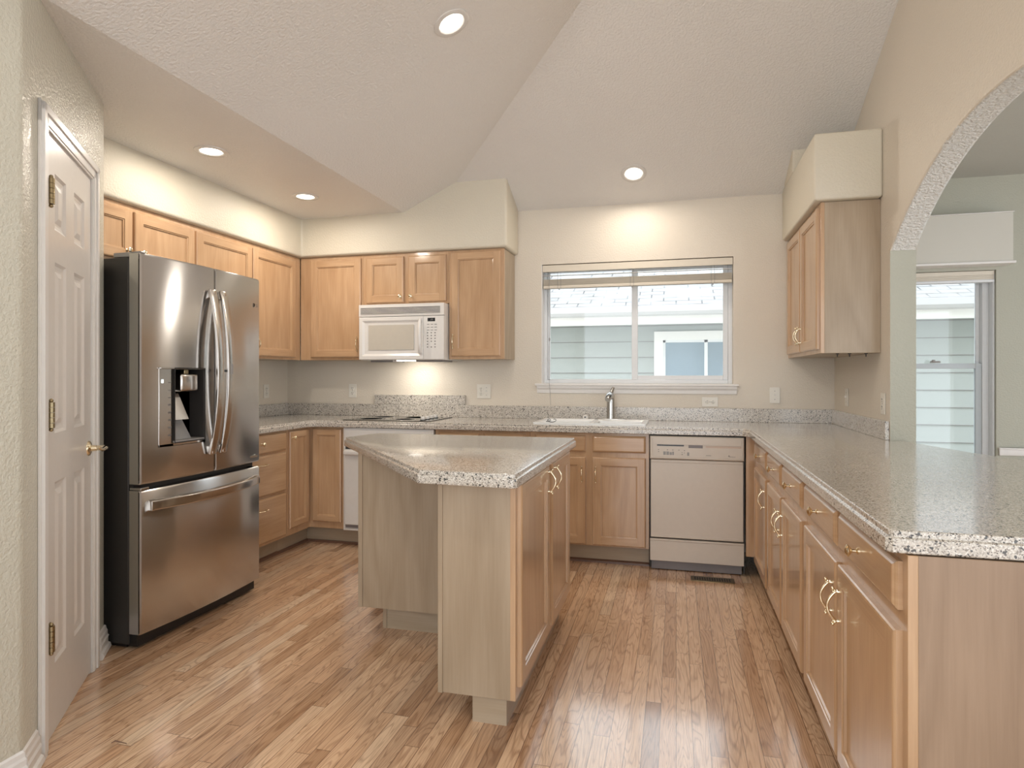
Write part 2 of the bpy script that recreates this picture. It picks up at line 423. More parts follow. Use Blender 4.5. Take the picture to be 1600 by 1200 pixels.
# far walls behind the camera and of the next room, with unglazed openings added and enlarged for daylight
b = MB()
for x0, x1 in ((-1.8, 1.2), (1.7, 4.7)):
    pass
b.box(-2.1, -1.8, YB-.15, YB, FZ, ZT); b.box(1.2, 1.7, YB-.15, YB, FZ, ZT); b.box(4.7, XE+.15, YB-.15, YB, FZ, ZT)
b.box(-1.8, 1.2, YB-.15, YB, 4.0, ZT); b.box(1.7, 4.7, YB-.15, YB, 2.4, ZT)
struct('wall_rear', b, M['wall'])
b = MB(); b.box(XE, XE+.15, YB, -.6, FZ, 2.7); b.box(XE, XE+.15, 3.8, D, FZ, 2.7); b.box(XE, XE+.15, -.6, 3.8, 2.4, 2.7)
struct('wall_east', b, M['green'])
# ceilings: flat strip, two vault planes meeting in a valley, flat ceiling next door
def zv1(x): return ZV1+VA*(x-XV)
def zv2(y): return ZV2+VB*(D-y)
b = MB()
e = .10
b.box(XL-.15, XV, YB-.1, D+.1, ZV1, ZV1+.12)
# valley: zv1(x)=zv2(y)
def yval(x): return D-(zv1(x)-ZV2)/VB
def xval(y): return XV+(zv2(y)-ZV1)/VA
zcap = 4.25
xs_ = XT; ya = yval(xs_)
x0_ = xval(D)
b.add([(XV, YB, ZV1), (XV, D, ZV1), (x0_, D, zv1(x0_)), (xs_, ya, zv1(xs_)), (xs_, YB, zv1(xs_))], [(0, 1, 2, 3, 4)])
b.add([(x0_, D+.1, ZV2-.043), (xs_, D+.1, ZV2-.043), (xs_, ya, zv2(ya)), (x0_, D, ZV2)], [(0, 1, 2, 3)])
b.add([(XV, D, ZV1), (x0_, D, ZV2), (x0_, D+.1, ZV2-.04), (XV, D+.1, ZV1)], [(0, 1, 2, 3)])
# roof deck above so that no light leaks in
b.box(XL-.15, XE+.15, YB-.15, D+.15, ZT, ZT+.1)
me = b.mesh('ceiling', [M['ceil']])
o = link('ceiling', me); o['kind'] = 'structure'
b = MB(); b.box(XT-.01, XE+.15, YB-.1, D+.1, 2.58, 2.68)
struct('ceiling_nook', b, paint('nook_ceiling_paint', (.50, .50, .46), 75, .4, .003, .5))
# soffits
b = MB(); b.prism([(XL, 2.40), (-2.925, 2.40), (-2.925, D-.36), (-1.212, D-.36), (-1.212, D), (XL, D)], SOF, 2.50)
b.box(XL+.4, -1.212, D-.36, D, 2.495, 2.75)
me = b.mesh('soffit', [M['soffit']])
b = MB()
P_ = [(XL, 2.40), (-2.925, 2.40), (-2.925, D-.36), (-1.212, D-.36), (-1.212, D), (XL, D)]
b.prism(P_, SOF, 2.80)
struct('trim_1', b, M['soffit'], .02, 4)
b = MB(); b.prism([(.737, 3.806), (XW, 3.806), (XW, D), (.737, D)], 2.215, 2.585)
b.prism([(.737, 4.491), (XW, 4.491), (XW, D), (.737, D)], 2.58, 2.85)
struct('trim_2', b, M['soffit'], .014, 4)
# baseboards (stepped colonial profile) at the pantry walls
def baseboard(name, p0, p1, m0=0, m1=0):
    p0 = Vector(p0); p1 = Vector(p1); d = (p1-p0); L = d.length; ang = math.atan2(d.y, d.x)
    pr = [(0, 0), (-.020, 0), (-.026, .012), (-.022, .028), (-.014, .034), (-.014, .058), (-.017, .064), (-.012, .072), (-.012, .09), (-.008, .098), (-.006, .112), (0, .118)]
    vs = [(-(-y)*m0, y, z) for y, z in pr]+[(L+(-y)*m1, y, z) for y, z in pr]; n = len(pr)
    b = MB(); b.add(vs, [tuple(range(n)), tuple(range(2*n-1, n-1, -1))]+[(i, n+i, n+(i+1) % n, (i+1) % n) for i in range(n)])
    o = obj(name, b, M['trimw'], None, loc=(p0.x, p0.y, FZ), rot=(0, 0, ang)); o['kind'] = 'structure'; return o
baseboard('baseboard_left', (A.x, YB), (A.x, A.y), 0, .27)
baseboard('baseboard_pantry', along(0, 0), along(.125, 0), -.27, 0)
baseboard('baseboard_pantry', along(.942, 0), along(1.07, 0), 0, .6)
# pantry door
t = thing('pantry_door', 'x', 'x', (A.x, A.y, FZ), ANG)
for k in ('label', 'category'): del t[k]
t.name = 'door_1'; t['kind'] = 'structure'
Z0 = -FZ
b = MB(); dx0, dx1, dz0, dz1 = .225, .808, .015, 2.115
colx = [dx0, .318, .450, .561, .706, dx1]; colx = [dx0, .315, .452, .560, .708, dx1]
rowz = [dz0, .255, .90, 1.075, 1.685, 1.80, 2.00, dz1]
yf = -.002; prof6 = [(0, 0), (.010, .007), (.022, .009), (.030, .009), (.050, .002)]
for i in range(5):
    for j in range(7):
        x0, x1, z0, z1 = colx[i], colx[i+1], rowz[j], rowz[j+1]
        if i in (1, 3) and j in (1, 3, 5): b.rings(x0, x1, z0, z1, yf, prof6)
        else: b.quad((x0, yf, z0), (x1, yf, z0), (x1, yf, z1), (x0, yf, z1))
b.quad((dx0, yf, dz0), (dx0, yf+.035, dz0), (dx0, yf+.035, dz1), (dx0, yf, dz1))
b.quad((dx1, yf, dz0), (dx1, yf+.035, dz0), (dx1, yf+.035, dz1), (dx1, yf, dz1))
b.quad((dx0, yf, dz1), (dx1, yf, dz1), (dx1, yf+.035, dz1), (dx0, yf+.035, dz1))
b.quad((dx0, yf, dz0), (dx1, yf, dz0), (dx1, yf+.035, dz0), (dx0, yf+.035, dz0))
b.quad((dx0, yf+.035, dz0), (dx1, yf+.035, dz0), (dx1, yf+.035, dz1), (dx0, yf+.035, dz1))
obj('door_leaf', b, M['door'], t)
b = MB()   # jamb and moulded casing
b.box(.20, .222, .0, .11, 0, 2.14); b.box(.811, .83, 0, .11, 0, 2.14); b.box(.20, .83, 0, .11, 2.118, 2.145)
b.box(.222, .235, .034, .05, 0, 2.12, 1); b.box(.79, .811, .034, .05, 0, 2.12, 1)
def casing(x_in, x_out, zi, zo):
    lay = [(0, 1, .010), (.12, .9, .014), (.55, .92, .020)]
    for a0, a1, th in lay:
        xa, xb = x_in+(x_out-x_in)*a0, x_in+(x_out-x_in)*a1
        za_ = zi+(zo-zi)*a1
        b.box(xa, xb, -th, 0, 0, za_)
casing(.213, .138, 2.125, 2.20); casing(.818, .893, 2.125, 2.20)
for a0, a1, th in ((0, 1, .010), (.12, .9, .014), (.55, .92, .020)):
    b.box(.213-.075*a1, .818+.075*a1, -th, 0, 2.125+.075*a0, 2.125+.075*a1)
b.box(.895, .935, -.006, 0, 0, 2.19)
obj('door_casing', b, [M['trimw'], M['black']], t, .002)
for zc in (.374, 1.144, 1.914):
    b = MB(); b.box(.224, .262, -.006, -.001, zc-.046, zc+.046)
    for k in range(5): b.lathe([(.011, 0), (.011, .0165)], (.222, -.016, zc-.045+k*.018+.001), 'z', 10)
    b.ball((.222, -.016, zc+.05), .007); b.ball((.222, -.016, zc-.05), .007)
    obj('hinge', b, M['bronze'], t, smooth=40)
b = MB(); b.lathe([(.033, 0), (.033, .003), (.028, .008), (.014, .012), (.012, .030)], (.775, -.002, .972), 'y', 24)
b.tube([(.775, -.032, .972), (.775, -.058, .972), (.768, -.066, .972), (.745, -.068, .975), (.715, -.064, .970), (.69, -.060, .978), (.68, -.060, .984)], [.011, .012, .012, .009, .008, .0065, .004], 12)
obj('door_handle', b, M['brass'], t, smooth=50)

# ------------------------------------------------------------ cabinet hardware and fronts
def pull_mesh():
    b = MB(); H = .046; pts = []
    for i in range(17):
        a = -1+2*i/16
        pts.append((0, -.005-.028*math.cos(a*PI/2)**.8 if abs(a) < 1 else -.005, a*H))
    b.tube(pts, [.0035+.0012*abs(math.sin(i/16*PI*2)) for i in range(17)], 8)
    for s in (-1, 1):
        b.lathe([(.0055, 0), (.0055, .004), (.0035, .008), (.0035, .02)], (0, 0, s*H*.93), 'y', 10)
        b.ball((0, -.018, s*(H+.006)), .0055, 0, 8); b.ball((0, -.012, s*H), .005, 0, 8)
    return b.mesh('brass_pull', [M['brass']], 60)
def knob_mesh():
    b = MB(); b.lathe([(.009, 0), (.009, .003), (.0045, .006), (.0045, .015), (.010, .019), (.0155, .024), (.0155, .027), (.010, .031), (.004, .033)], (0, 0, 0), 'y', 18)
    return b.mesh('brass_knob', [M['brass']], 50)
PULL, KNOB = pull_mesh(), knob_mesh()
TH = .020
def door_mb(x0, x1, z0, z1, th=TH, fw=.055):
    b = MB(); y = 0
    e = .006
    # edge sides
    def ring(i0, d0, i1, d1, mi=0):
        a = [(x0+i0, d0, z0+i0), (x1-i0, d0, z0+i0), (x1-i0, d0, z1-i0), (x0+i0, d0, z1-i0)]
        c = [(x0+i1, d1, z0+i1), (x1-i1, d1, z0+i1), (x1-i1, d1, z1-i1), (x0+i1, d1, z1-i1)]
        b.add(a+c, [(k, (k+1) % 4, 4+(k+1) % 4, 4+k) for k in range(4)], mi)
    b.quad((x0, 0, z0), (x1, 0, z0), (x1, 0, z1), (x0, 0, z1))
    ring(0, 0, 0, -(th-e)); ring(0, -(th-e), .003, -(th-.002)); ring(.003, -(th-.002), e+.002, -th)
    k = e+.002; F = -th
    xl, xr, zb, zt = x0+fw, x1-fw, z0+fw, z1-fw
    b.quad((x0+k, F, z0+k), (xl, F, z0+k), (xl, F, z1-k), (x0+k, F, z1-k)); b.quad((xr, F, z0+k), (x1-k, F, z0+k), (x1-k, F, z1-k), (xr, F, z1-k))
    b.quad((xl, F, z0+k), (xr, F, z0+k), (xr, F, zb), (xl, F, zb), 1); b.quad((xl, F, zt), (xr, F, zt), (xr, F, z1-k), (xl, F, z1-k), 1)
    b.rings(xl, xr, zb, zt, F, [(0, 0), (.0015, .004), (.007, .005), (.009, .012)])
    return b
def drawer_mb(x0, x1, z0, z1, th=TH):
    b = MB()
    b.quad((x0, 0, z0), (x1, 0, z0), (x1, 0, z1), (x0, 0, z1), 0)
    b.rings(x0, x1, z0, z1, 0, [(0, 0), (0, -(th-.010)), (.004, -(th-.006)), (.006, -(th-.005)), (.010, -(th-.001)), (.013, -th)])
    return b
def hw(kind, parent, x, z, y=-TH):
    if kind == 'k': return link('knob', KNOB, parent, (x, y, z))
    if kind == 'v': return link('handle', PULL, parent, (x, y, z))
    if kind == 'h': return link('handle', PULL, parent, (x, y, z), (0, PI/2, 0))
def fronts(t, L, base=(0, 0, 0), rot=None):
    """L: (kind, x0, x1, z0, z1, hardware, hx, hz) in the cabinet's own frame"""
    for k, x0, x1, z0, z1, h, hx, hz in L:
        b = door_mb(x0, x1, z0, z1) if k == 'door' else drawer_mb(x0, x1, z0, z1)
        o = obj(k, b, [M['maple'], M['mapleh']] if k == 'door' else [M['mapleh']], t, loc=base, rot=rot)
        if h: hw(h, o, hx, hz)
def cabinet(name, label, loc, rz, w_, depth, z0, z1, L, toe=None, cat='cabinet', group=None, bmat=None, extra=None, body_z1=None):
    t = thing(name, label, cat, loc, rz, group)
    b = MB(); b.box(0, w_, .02, depth, z0, body_z1 or z1)
    obj('cabinet_body', b, bmat or M['lam'], t, .0015)
    b = MB(); b.box(0, w_, 0, .0205, z0, z1)
    if extra: extra(b)
    obj('face_frame', b, M['maple'], t, .0015)
    if toe is not None:
        a0, a1 = toe
        b = MB(); b.box(a0, a1, .075, .095, FZ, z0+.001)
        obj('toe_kick', b, M['lamh'], t)
        b = MB(); b.prism_x([(.075, FZ), (.058, FZ), (.060, FZ+.012), (.075, FZ+.022)], a0, a1)
        obj('shoe_moulding', b, M['shoe'], t)
    fronts(t, L); return t

# uppers, back wall
UY = D-.32; DG = .001
def wx(L, x0): return [(k, a-x0, b_-x0, c, d, h, (hx-x0) if h else 0, hz) for k, a, b_, c, d, h, hx, hz in L]
cabinet('wall_cabinet', 'tall maple wall cabinet left of the microwave with one door', (-2.955, UY, 0), 0, .555, .319, 1.376, SOF-.002,
        wx([('door', -2.855, -2.41, 1.397, 2.178, 'v', -2.436, 1.50)], -2.955))
cabinet('wall_cabinet', 'short maple wall cabinet with two small doors directly above the microwave', (-2.399, UY, 0), 0, .722, .319, 1.803, SOF-.002,
        wx([('door', -2.364, -2.046, 1.820, 2.176, 'k', -2.069, 1.864), ('door', -2.005, -1.696, 1.820, 2.176, 'k', -1.979, 1.864)], -2.399))
cabinet('wall_cabinet', 'tall maple wall cabinet between the microwave and the sink window', (-1.676, UY, 0), 0, .435, .319, 1.376, SOF-.002,
        wx([('door', -1.656, -1.266, 1.398, 2.187, 'v', -1.635, 1.51)], -1.676))
# uppers, left wall: local x = world Y
cabinet('wall_cabinet', 'short maple cabinet with two doors above the refrigerator', (-2.96, 2.42, 0), PI/2, .972, .332, 1.875, SOF-.002,
        wx([('door', 2.445, 2.912, 1.893, 2.17, 'k', 2.870, 1.945), ('door', 2.928, 3.385, 1.893, 2.17, 'k', 2.97, 1.945)], 2.42))
cabinet('wall_cabinet', 'tall maple wall cabinet with two doors between refrigerator and corner', (-2.96, 3.393, 0), PI/2, 1.181, .332, 1.376, SOF-.002,
        wx([('door', 3.404, 3.949, 1.395, 2.17, 'v', 3.92, 1.485), ('door', 3.959, 4.489, 1.395, 2.17, 'v', 3.992, 1.485)], 3.393))
# upper, right wall: local x = -world Y
def hooks(t):
    for lx, ly in ((.98, .10), (.99, .16), (1.0, .24)):
        b = MB(); b.lathe([(.009, 0), (.009, -.004), (.003, -.005), (.003, -.018), (.001, -.02)], (lx, ly, 1.375), 'z', 10)
        obj('screw_stem', b, M['black'], t)
t = cabinet('wall_cabinet', 'maple wall cabinet hung on the right wall beside the arch', (.777, D-.001, 0), -PI/2, D-3.848, .299, 1.375, 2.213,
        [('door', .055, D-4.362, 1.398, 2.185, 'v', D-4.362-.03, 1.50), ('door', D-4.345, D-3.868, 1.398, 2.185, 'v', D-4.345+.03, 1.50)])
hooks(t)

# base cabinets, left wall
BZ0, BZ1 = .10, .863
cabinet('base_cabinet', 'maple base cabinet of three drawers beside the refrigerator', (-2.70, 3.36, 0), PI/2, .639, .59, BZ0, BZ1,
        wx([('drawer', 3.40, 3.978, .722, .852, 'k', 3.69, .79), ('drawer', 3.40, 3.978, .435, .708, 'h', 3.69, .650), ('drawer', 3.40, 3.978, .118, .42, 'h', 3.69, .345)], 3.36), toe=(0, .639))
# corner cabinet
t = thing('corner_cabinet', 'maple corner base cabinet with two narrow doors meeting in the inside corner', 'cabinet', (-2.70, 4.305, 0))
b = MB(); b.prism([(-.59, -.304), (-.02, -.304), (-.02, .02), (.29, .02), (.29, .585), (-.59, .585)], BZ0, BZ1)
obj('cabinet_body', b, M['lam'], t)
b = MB(); b.prism([(-.021, -.304), (0, -.304), (0, 0), (.29, 0), (.29, .021), (-.021, .021)], BZ0, BZ1)
obj('face_frame', b, M['maple'], t)
b = MB(); b.prism([(-.095, -.305), (-.075, -.305), (-.075, .075), (1.017, .075), (1.017, .095), (-.095, .095)], FZ, BZ0+.001)
obj('toe_kick', b, M['lamh'], t)
b = MB(); b.prism([(-.075, -.305), (-.060, -.305), (-.060, .060), (1.017, .060), (1.017, .0755), (-.075, .0755)], FZ, FZ+.018)
obj('shoe_moulding', b, M['shoe'], t)
o = obj('door', door_mb(0, .245, .150, .850, fw=.045), [M['maple'], M['mapleh']], t, loc=(0, -.285, 0), rot=(0, 0, PI/2)); hw('k', o, .028, .80)
obj('door', door_mb(.027, .271, .150, .850, fw=.045), [M['maple'], M['mapleh']], t)

# base cabinets, back wall
BY = 4.305
t = cabinet('base_cabinet', 'maple base cabinet between the built-in oven and the sink cabinet', (-1.682, BY, 0), 0, .700, .585, BZ0, BZ1,
        wx([('drawer', -1.655, -1.35, .735, .847, 'k', -1.50, .79), ('drawer', -1.315, -1.01, .735, .847, 'k', -1.16, .79),
            ('door', -1.655, -1.35, .11, .70, 'v', -1.38, .59), ('door', -1.315, -1.01, .11, .70, 'v', -1.285, .59)], -1.682), toe=(0, .70))
t = cabinet('sink_cabinet', 'maple sink base cabinet under the window beside the dishwasher', (-.981, BY, 0), 0, .808, .585, BZ0, BZ1,
        wx([('drawer', -.945, -.593, .735, .847, None, 0, 0), ('drawer', -.547, -.195, .735, .847, None, 0, 0),
            ('door', -.945, -.593, .11, .702, 'v', -.617, .585), ('door', -.547, -.195, .11, .702, 'v', -.523, .585)], -.981), toe=(0, .805), body_z1=.70)
# peninsula run: local x = -world Y
def filler(b): b.box(-.001, .02, -.052, 0.001, BZ0, BZ1)
P0 = 4.305
def py(L, y0): return [(k, y0-a, y0-b_, c, d, h, (y0-hx) if h else 0, hz) for k, a, b_, c, d, h, hx, hz in L]
cabinet('base_cabinet', 'maple base cabinet with one door in the corner beside the dishwasher', (.482, P0, 0), -PI/2, P0-3.609, .594, BZ0, BZ1,
        py([('drawer', 4.146, 3.639, .735, .842, 'k', 3.87, .79), ('door', 4.146, 3.639, .105, .69, 'v', 3.672, .58)], P0), toe=(-.05, P0-3.609), extra=filler)
cabinet('base_cabinet', 'middle maple base cabinet of the peninsula with two drawers over two doors', (.482, 3.608, 0), -PI/2, .990, .594, BZ0, BZ1,
        py([('drawer', 3.577, 3.149, .735, .842, 'k', 3.34, .79), ('drawer', 3.094, 2.648, .735, .842, 'k', 2.86, .79),
            ('door', 3.577, 3.140, .105, .69, 'v', 3.172, .575), ('door', 3.105, 2.648, .105, .69, 'v', 3.073, .575)], 3.608), toe=(0, .99))
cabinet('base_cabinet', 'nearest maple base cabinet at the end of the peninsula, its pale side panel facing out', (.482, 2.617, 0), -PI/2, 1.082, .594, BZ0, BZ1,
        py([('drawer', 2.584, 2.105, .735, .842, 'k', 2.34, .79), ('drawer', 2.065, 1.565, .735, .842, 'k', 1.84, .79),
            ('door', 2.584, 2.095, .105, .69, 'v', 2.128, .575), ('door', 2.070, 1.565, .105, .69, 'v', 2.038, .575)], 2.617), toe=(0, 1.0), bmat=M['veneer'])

# ------------------------------------------------------------ counters
def counter_mb(poly):
    q = inset_poly(poly, .008); n = len(poly); b = MB(); zs = ((poly, .866), (poly, .8985), (q, .8985), (q, CT))
    return b.add([(x, y, z) for P, z in zs for x, y in P], [tuple(range(n-1, -1, -1)), tuple(range(3*n, 4*n))]+[(r*n+i, r*n+(i+1) % n, (r+1)*n+(i+1) % n, (r+1)*n+i) for r in range(3) for i in range(n)])
OUT = [(XL+.001, 3.352), (-2.658, 3.352), (-2.658, 4.225), (-2.623, 4.26), (XR-.035, 4.26), (XR, 4.225), (XR, 1.548), (XR+.012, 1.535), (1.50, 1.535), (1.56, 1.60), (1.56, 2.45), (1.50, 2.62), (1.43, 2.82), (1.35, 2.979), (1.26, 3.18), (1.17, 3.56), (1.16, 3.684), (XW-.001, 3.684), (XW-.001, D-.001), (XL+.001, D-.001)]
o = obj('countertop', counter_mb(OUT), M['counter'])
SX0, SX1, SY0, SY1 = -.955, -.21, 4.355, 4.815
c = obj('cutter', MB().box(SX0+.012, SX1-.012, SY0+.012, SY1-.012, .8, 1.0), M['counter'])
bo = o.modifiers.new('cut', 'BOOLEAN'); bo.operation = 'DIFFERENCE'; bo.object = c; bo.solver = 'EXACT'
dg = bpy.context.evaluated_depsgraph_get(); me = bpy.data.meshes.new_from_object(o.evaluated_get(dg))
o.modifiers.clear(); o.data = me; bpy.data.objects.remove(c)
bv = o.modifiers.new('bevel', 'BEVEL'); bv.width = .0045; bv.segments = 3; bv.limit_method = 'ANGLE'; bv.angle_limit = math.radians(50)
tag(o, 'speckled beige solid-surface countertop running around the walls and out along the peninsula', 'countertop')
ct = o
b = MB(); b.box(XL+.001, XL+.02, 3.355, D-.001, CT, 1.013); obj('backsplash', b, M['counter'], ct, .002)
b = MB(); b.box(XL+.02, XW-.02, D-.021, D-.001, CT, 1.013); obj('backsplash', b, M['counter'], ct, .002)
b = MB(); b.box(XW-.021, XW-.001, 3.70, D-.001, CT, 1.013); obj('backsplash', b, M['counter'], ct, .002)
b = MB(); b.box(-2.449, -1.651, D-.022, D-.001, 1.0135, 1.092); obj('raised_backsplash', b, M['counter'], ct, .002)

# island
t = thing('kitchen_island', 'freestanding maple kitchen island with angled speckled countertop', 'kitchen island', (-.858, 2.88, FZ))
IX, IY = -.858, 2.88
def iw(x, y, z): return (x-IX, y-IY, z-FZ)
def ibox(x0, x1, y0, y1, z0, z1, mi=0): return MB().box(x0-IX, x1-IX, y0-IY, y1-IY, z0-FZ, z1-FZ, mi)
obj('cabinet_body', ibox(-.857, -.582, 2.23, 3.345, .07, .866), M['lam'], t, .001)
obj('cabinet_body', ibox(-1.535, -.858, 2.885, 3.345, .097, .866), M['lam'], t, .001)
obj('edge_strip', ibox(-.860, -.842, 2.224, 2.2305, .07, .866), M['lam'], t, .001)
obj('edge_strip', ibox(-1.5365, -1.514, 2.879, 2.8855, .097, .866), M['lam'], t, .001)
obj('face_frame', ibox(-.583, -.563, 2.23, 3.345, .07, .866), M['maple'], t, .001)
obj('toe_kick', ibox(-.730, -.60, 2.243, 3.33, FZ, .071), M['lamh'], t)
obj('toe_kick', ibox(-1.44, -.731, 2.965, 3.33, FZ, .098), M['lamh'], t)
obj('edge_strip', ibox(-1.4405, -1.421, 2.960, 2.9655, FZ, .097), M['lam'], t)
for a0, a1, hy in ((2.252, 2.775, 2.740), (2.845, 3.335, 2.882)):
    o = obj('door', door_mb(a0, a1, .113, .852), [M['maple'], M['mapleh']], t, loc=iw(-.563, 0, 0), rot=(0, 0, PI/2)); hw('v', o, hy, .785)
IP = [(-1.76, 3.14), (-.892, 2.108), (-.535, 2.085), (-.523, 2.10), (-.523, 3.41), (-.535, 3.422), (-1.66, 3.422), (-1.70, 3.40)]
b = counter_mb([(x-IX, y-IY) for x, y in IP]); b.v = [(x, y, z-FZ) for x, y, z in b.v]
obj('countertop', b, M['counter'], t, .0045, 3)

# ------------------------------------------------------------ refrigerator: local x = world Y, front towards +X
FX = -2.41
t = thing('refrigerator', 'large stainless french door refrigerator with ice dispenser beside the pantry', 'refrigerator', (FX, 2.43, FZ), PI/2)
W = .868; HB = 1.845
b = MB(); b.box(0, W, .072, .80, .02, HB-.01); obj('cabinet_body', b, M['fridge_side'], t, .004)
b = MB(); b.box(.02, W-.02, .10, .75, 0, .03); b.box(.01, W-.01, .03, .08, .012, .065)
obj('base_grille', b, M['black'], t)
def fy_(x): u = (x-W/2)/(W/2); return -.024*(1-u*u)
def curved(x0, x1, z0, z1, hole=None, n=16, back=.066, r=.010):
    b = MB(); xs = [x0+(x1-x0)*i/n for i in range(n+1)]
    if hole: xs = sorted(set([x for x in xs if abs(x-hole[0]) > .008 and abs(x-hole[1]) > .008]+[hole[0], hole[1]]))
    zs = [z0, z0+r]+([hole[2], hole[3]] if hole else [])+[z1-r, z1]
    def yy(x, z):
        y = fy_(x); dx = min(x-x0, x1-x); dz = min(z-z0, z1-z)
        if dx < .001: y += .008
        if dz < .001: y += .006
        return y
    xs = [x0]+[x0+.004]+xs[1:-1]+[x1-.004, x1]
    nz = len(zs); vs = [(x, yy(x, z), z) for x in xs for z in zs]; fs = []
    for i in range(len(xs)-1):
        for j in range(nz-1):
            xm = (xs[i]+xs[i+1])/2; zm = (zs[j]+zs[j+1])/2
            if hole and hole[0] < xm < hole[1] and hole[2] < zm < hole[3]: continue
            fs.append((i*nz+j, (i+1)*nz+j, (i+1)*nz+j+1, i*nz+j+1))
    b.add(vs, fs)
    b.quad((x0, yy(x0, z0), z0), (x0, back, z0), (x0, back, z1), (x0, yy(x0, z1), z1)); b.quad((x1, yy(x1, z0), z0), (x1, yy(x1, z1), z1), (x1, back, z1), (x1, back, z0))
    for z in (z0, z1):
        m = len(xs)
        b.add([(x, yy(x, z), z) for x in xs]+[(x, back, z) for x in xs], [(i, i+1, m+i+1, m+i) for i in range(m-1)])
    b.quad((x0, back, z0), (x1, back, z0), (x1, back, z1), (x0, back, z1))
    return b
HX0, HX1, HZ0, HZ1 = .095, .392, .935, 1.320
sp_ = .464
dl = obj('door', curved(0, sp_-.005, .772, HB+.008, (HX0, HX1, HZ0, HZ1)), M['steel'], t, smooth=40, label='left refrigerator door with the ice and water dispenser')
dr = obj('door', curved(sp_+.005, W, .772, HB+.008), M['steel'], t, smooth=40, label='right refrigerator door')
dw = obj('freezer_drawer', curved(0, W, .072, .742, n=24), M['steel'], t, smooth=40)
for s, x, par in ((-1, sp_-.040, dl), (1, sp_+.040, dr)):
    b = MB(); pts = []; N2 = 20; z0, z1 = .865, 1.735
    yb = fy_(x); sec = []
    for i in range(N2+1):
        u = -1+2*i/N2; z = (z0+z1)/2+u*(z1-z0)/2; yo = yb-.022-.050*(1-abs(u)**2.2)
        sec.append((z, yo))
    vs = []; 
    for z, yo in sec:
        vs += [(x-.024, yo, z), (x+.024, yo, z), (x+.024, yo+.016, z), (x-.024, yo+.016, z)]
    fs = [(i*4+k, i*4+(k+1) % 4, (i+1)*4+(k+1) % 4, (i+1)*4+k) for i in range(N2) for k in range(4)]+[(0, 1, 2, 3), (N2*4+3, N2*4+2, N2*4+1, N2*4)]
    b.add(vs, fs)
    b.box(x-.013, x+.013, yb-.028, yb+.004, z0+.004, z0+.045); b.box(x-.013, x+.013, yb-.028, yb+.004, z1-.045, z1-.004)
    h = obj('handle', b, M['steelh'], par, .004, 3)
    if s == 1:
        bb = MB(); bb.box(x-.010, x+.010, yb-.0745, yb-.070, 1.29, 1.345); obj('release_button', bb, M['grey'], h, .002)
        bb = MB(); bb.box(x-.030, x-.014, yb-.058, yb-.045, 1.30, 1.312); obj('latch', bb, M['black'], h)
b = MB(); vs = []; N2 = 24; x0, x1 = .035, .835
for i in range(N2+1):
    u = -1+2*i/N2; x = (x0+x1)/2+u*(x1-x0)/2; yo = fy_(x)-.020-.042*(1-abs(u)**2.4)
    vs += [(x, yo+.012, .642), (x, yo, .646), (x, yo, .688), (x, yo+.018, .696)]
b.add(vs, [(i*4+k, i*4+(k+1) % 4, (i+1)*4+(k+1) % 4, (i+1)*4+k) for i in range(N2) for k in range(4)]+[(0, 1, 2, 3), (N2*4+3, N2*4+2, N2*4+1, N2*4)])
b.box(.036, .075, fy_(.05)-.024, fy_(.05)+.004, .644, .690); b.box(.795, .834, fy_(.8)-.024, fy_(.8)+.004, .644, .690)
obj('handle', b, M['steelh'], dw, .004, 3)
# hinges
b = MB(); b.box(.002, .055, .02, .16, HB-.008, HB+.014); b.box(0, .03, .0, .05, HB+.008, HB+.016); obj('hinge_cover', b, M['grey'], t, .004)
b = MB(); b.box(W-.055, W-.002, .02, .16, HB-.008, HB+.014); obj('hinge_cover', b, M['grey'], t, .004)
b = MB(); b.box(.004, W-.004, .045, .074, .737, .776); b.box(sp_-.02, sp_+.02, .03, .074, .76, HB-.01); obj('door_gasket', b, M['black'], t)
b = MB(); b.box(-.004, .045, -.004, .06, .745, .757); obj('hinge', b, M['chrome'], t, .002)
# dispenser
ds = MB(); yc0 = fy_(.25)
sx = HX0+.085
ds.rings(sx, HX1, HZ0+.012, HZ1, yc0-.004, [(0, 0), (.005, 0), (.007, .008), (.012, .09)])
dsp = obj('dispenser_cavity', ds, M['fridge_side'], dl)
b = MB(); b.box(HX0, sx+.004, fy_(HX0)-.004, .03, HZ0, HZ1); b.box(HX0, HX1, fy_(HX0)-.004, fy_(HX0)+.012, HZ0, HZ0+.013); b.box(HX0, HX1, yc0-.004, yc0+.012, HZ1-.007, HZ1)
pn = obj('control_panel', b, M['steelh'], dl, .0015)
for k in range(8):
    b = MB(); b.box(sx-.030, sx-.010, fy_(HX0)-.0046, fy_(HX0)-.0038, HZ1-.075-k*.037, HZ1-.071-k*.037+(.004 if k > 2 else 0)); obj('control_mark', b, M['ink'], pn)
b = MB(); b.box(HX0+.012, HX0+.026, fy_(HX0)-.0046, fy_(HX0)-.0038, HZ1-.075, HZ1-.058); obj('display_icon', b, M['lcd'], pn)
b = MB(); b.box(sx+.055, sx+.175, -.014, .055, 1.20, 1.290); obj('ice_spout', b, M['steelh'], dsp, .012, 3)
b = MB(); b.box(sx+.085, sx+.115, -.005, .02, 1.288, 1.312); obj('water_nozzle', b, M['bronze'], dsp, .003)
b = MB(); b.add([(sx+.02, .045, 1.19), (sx+.10, .045, 1.19), (sx+.12, .0, 1.06), (sx+.02, .0, 1.06), (sx+.02, .055, 1.19), (sx+.10, .055, 1.19), (sx+.12, .01, 1.06), (sx+.02, .01, 1.06)], [(0,1,2,3),(7,6,5,4),(0,4,5,1),(1,5,6,2),(2,6,7,3),(3,7,4,0)]); obj('dispenser_paddle', b, M['chrome'], dsp)
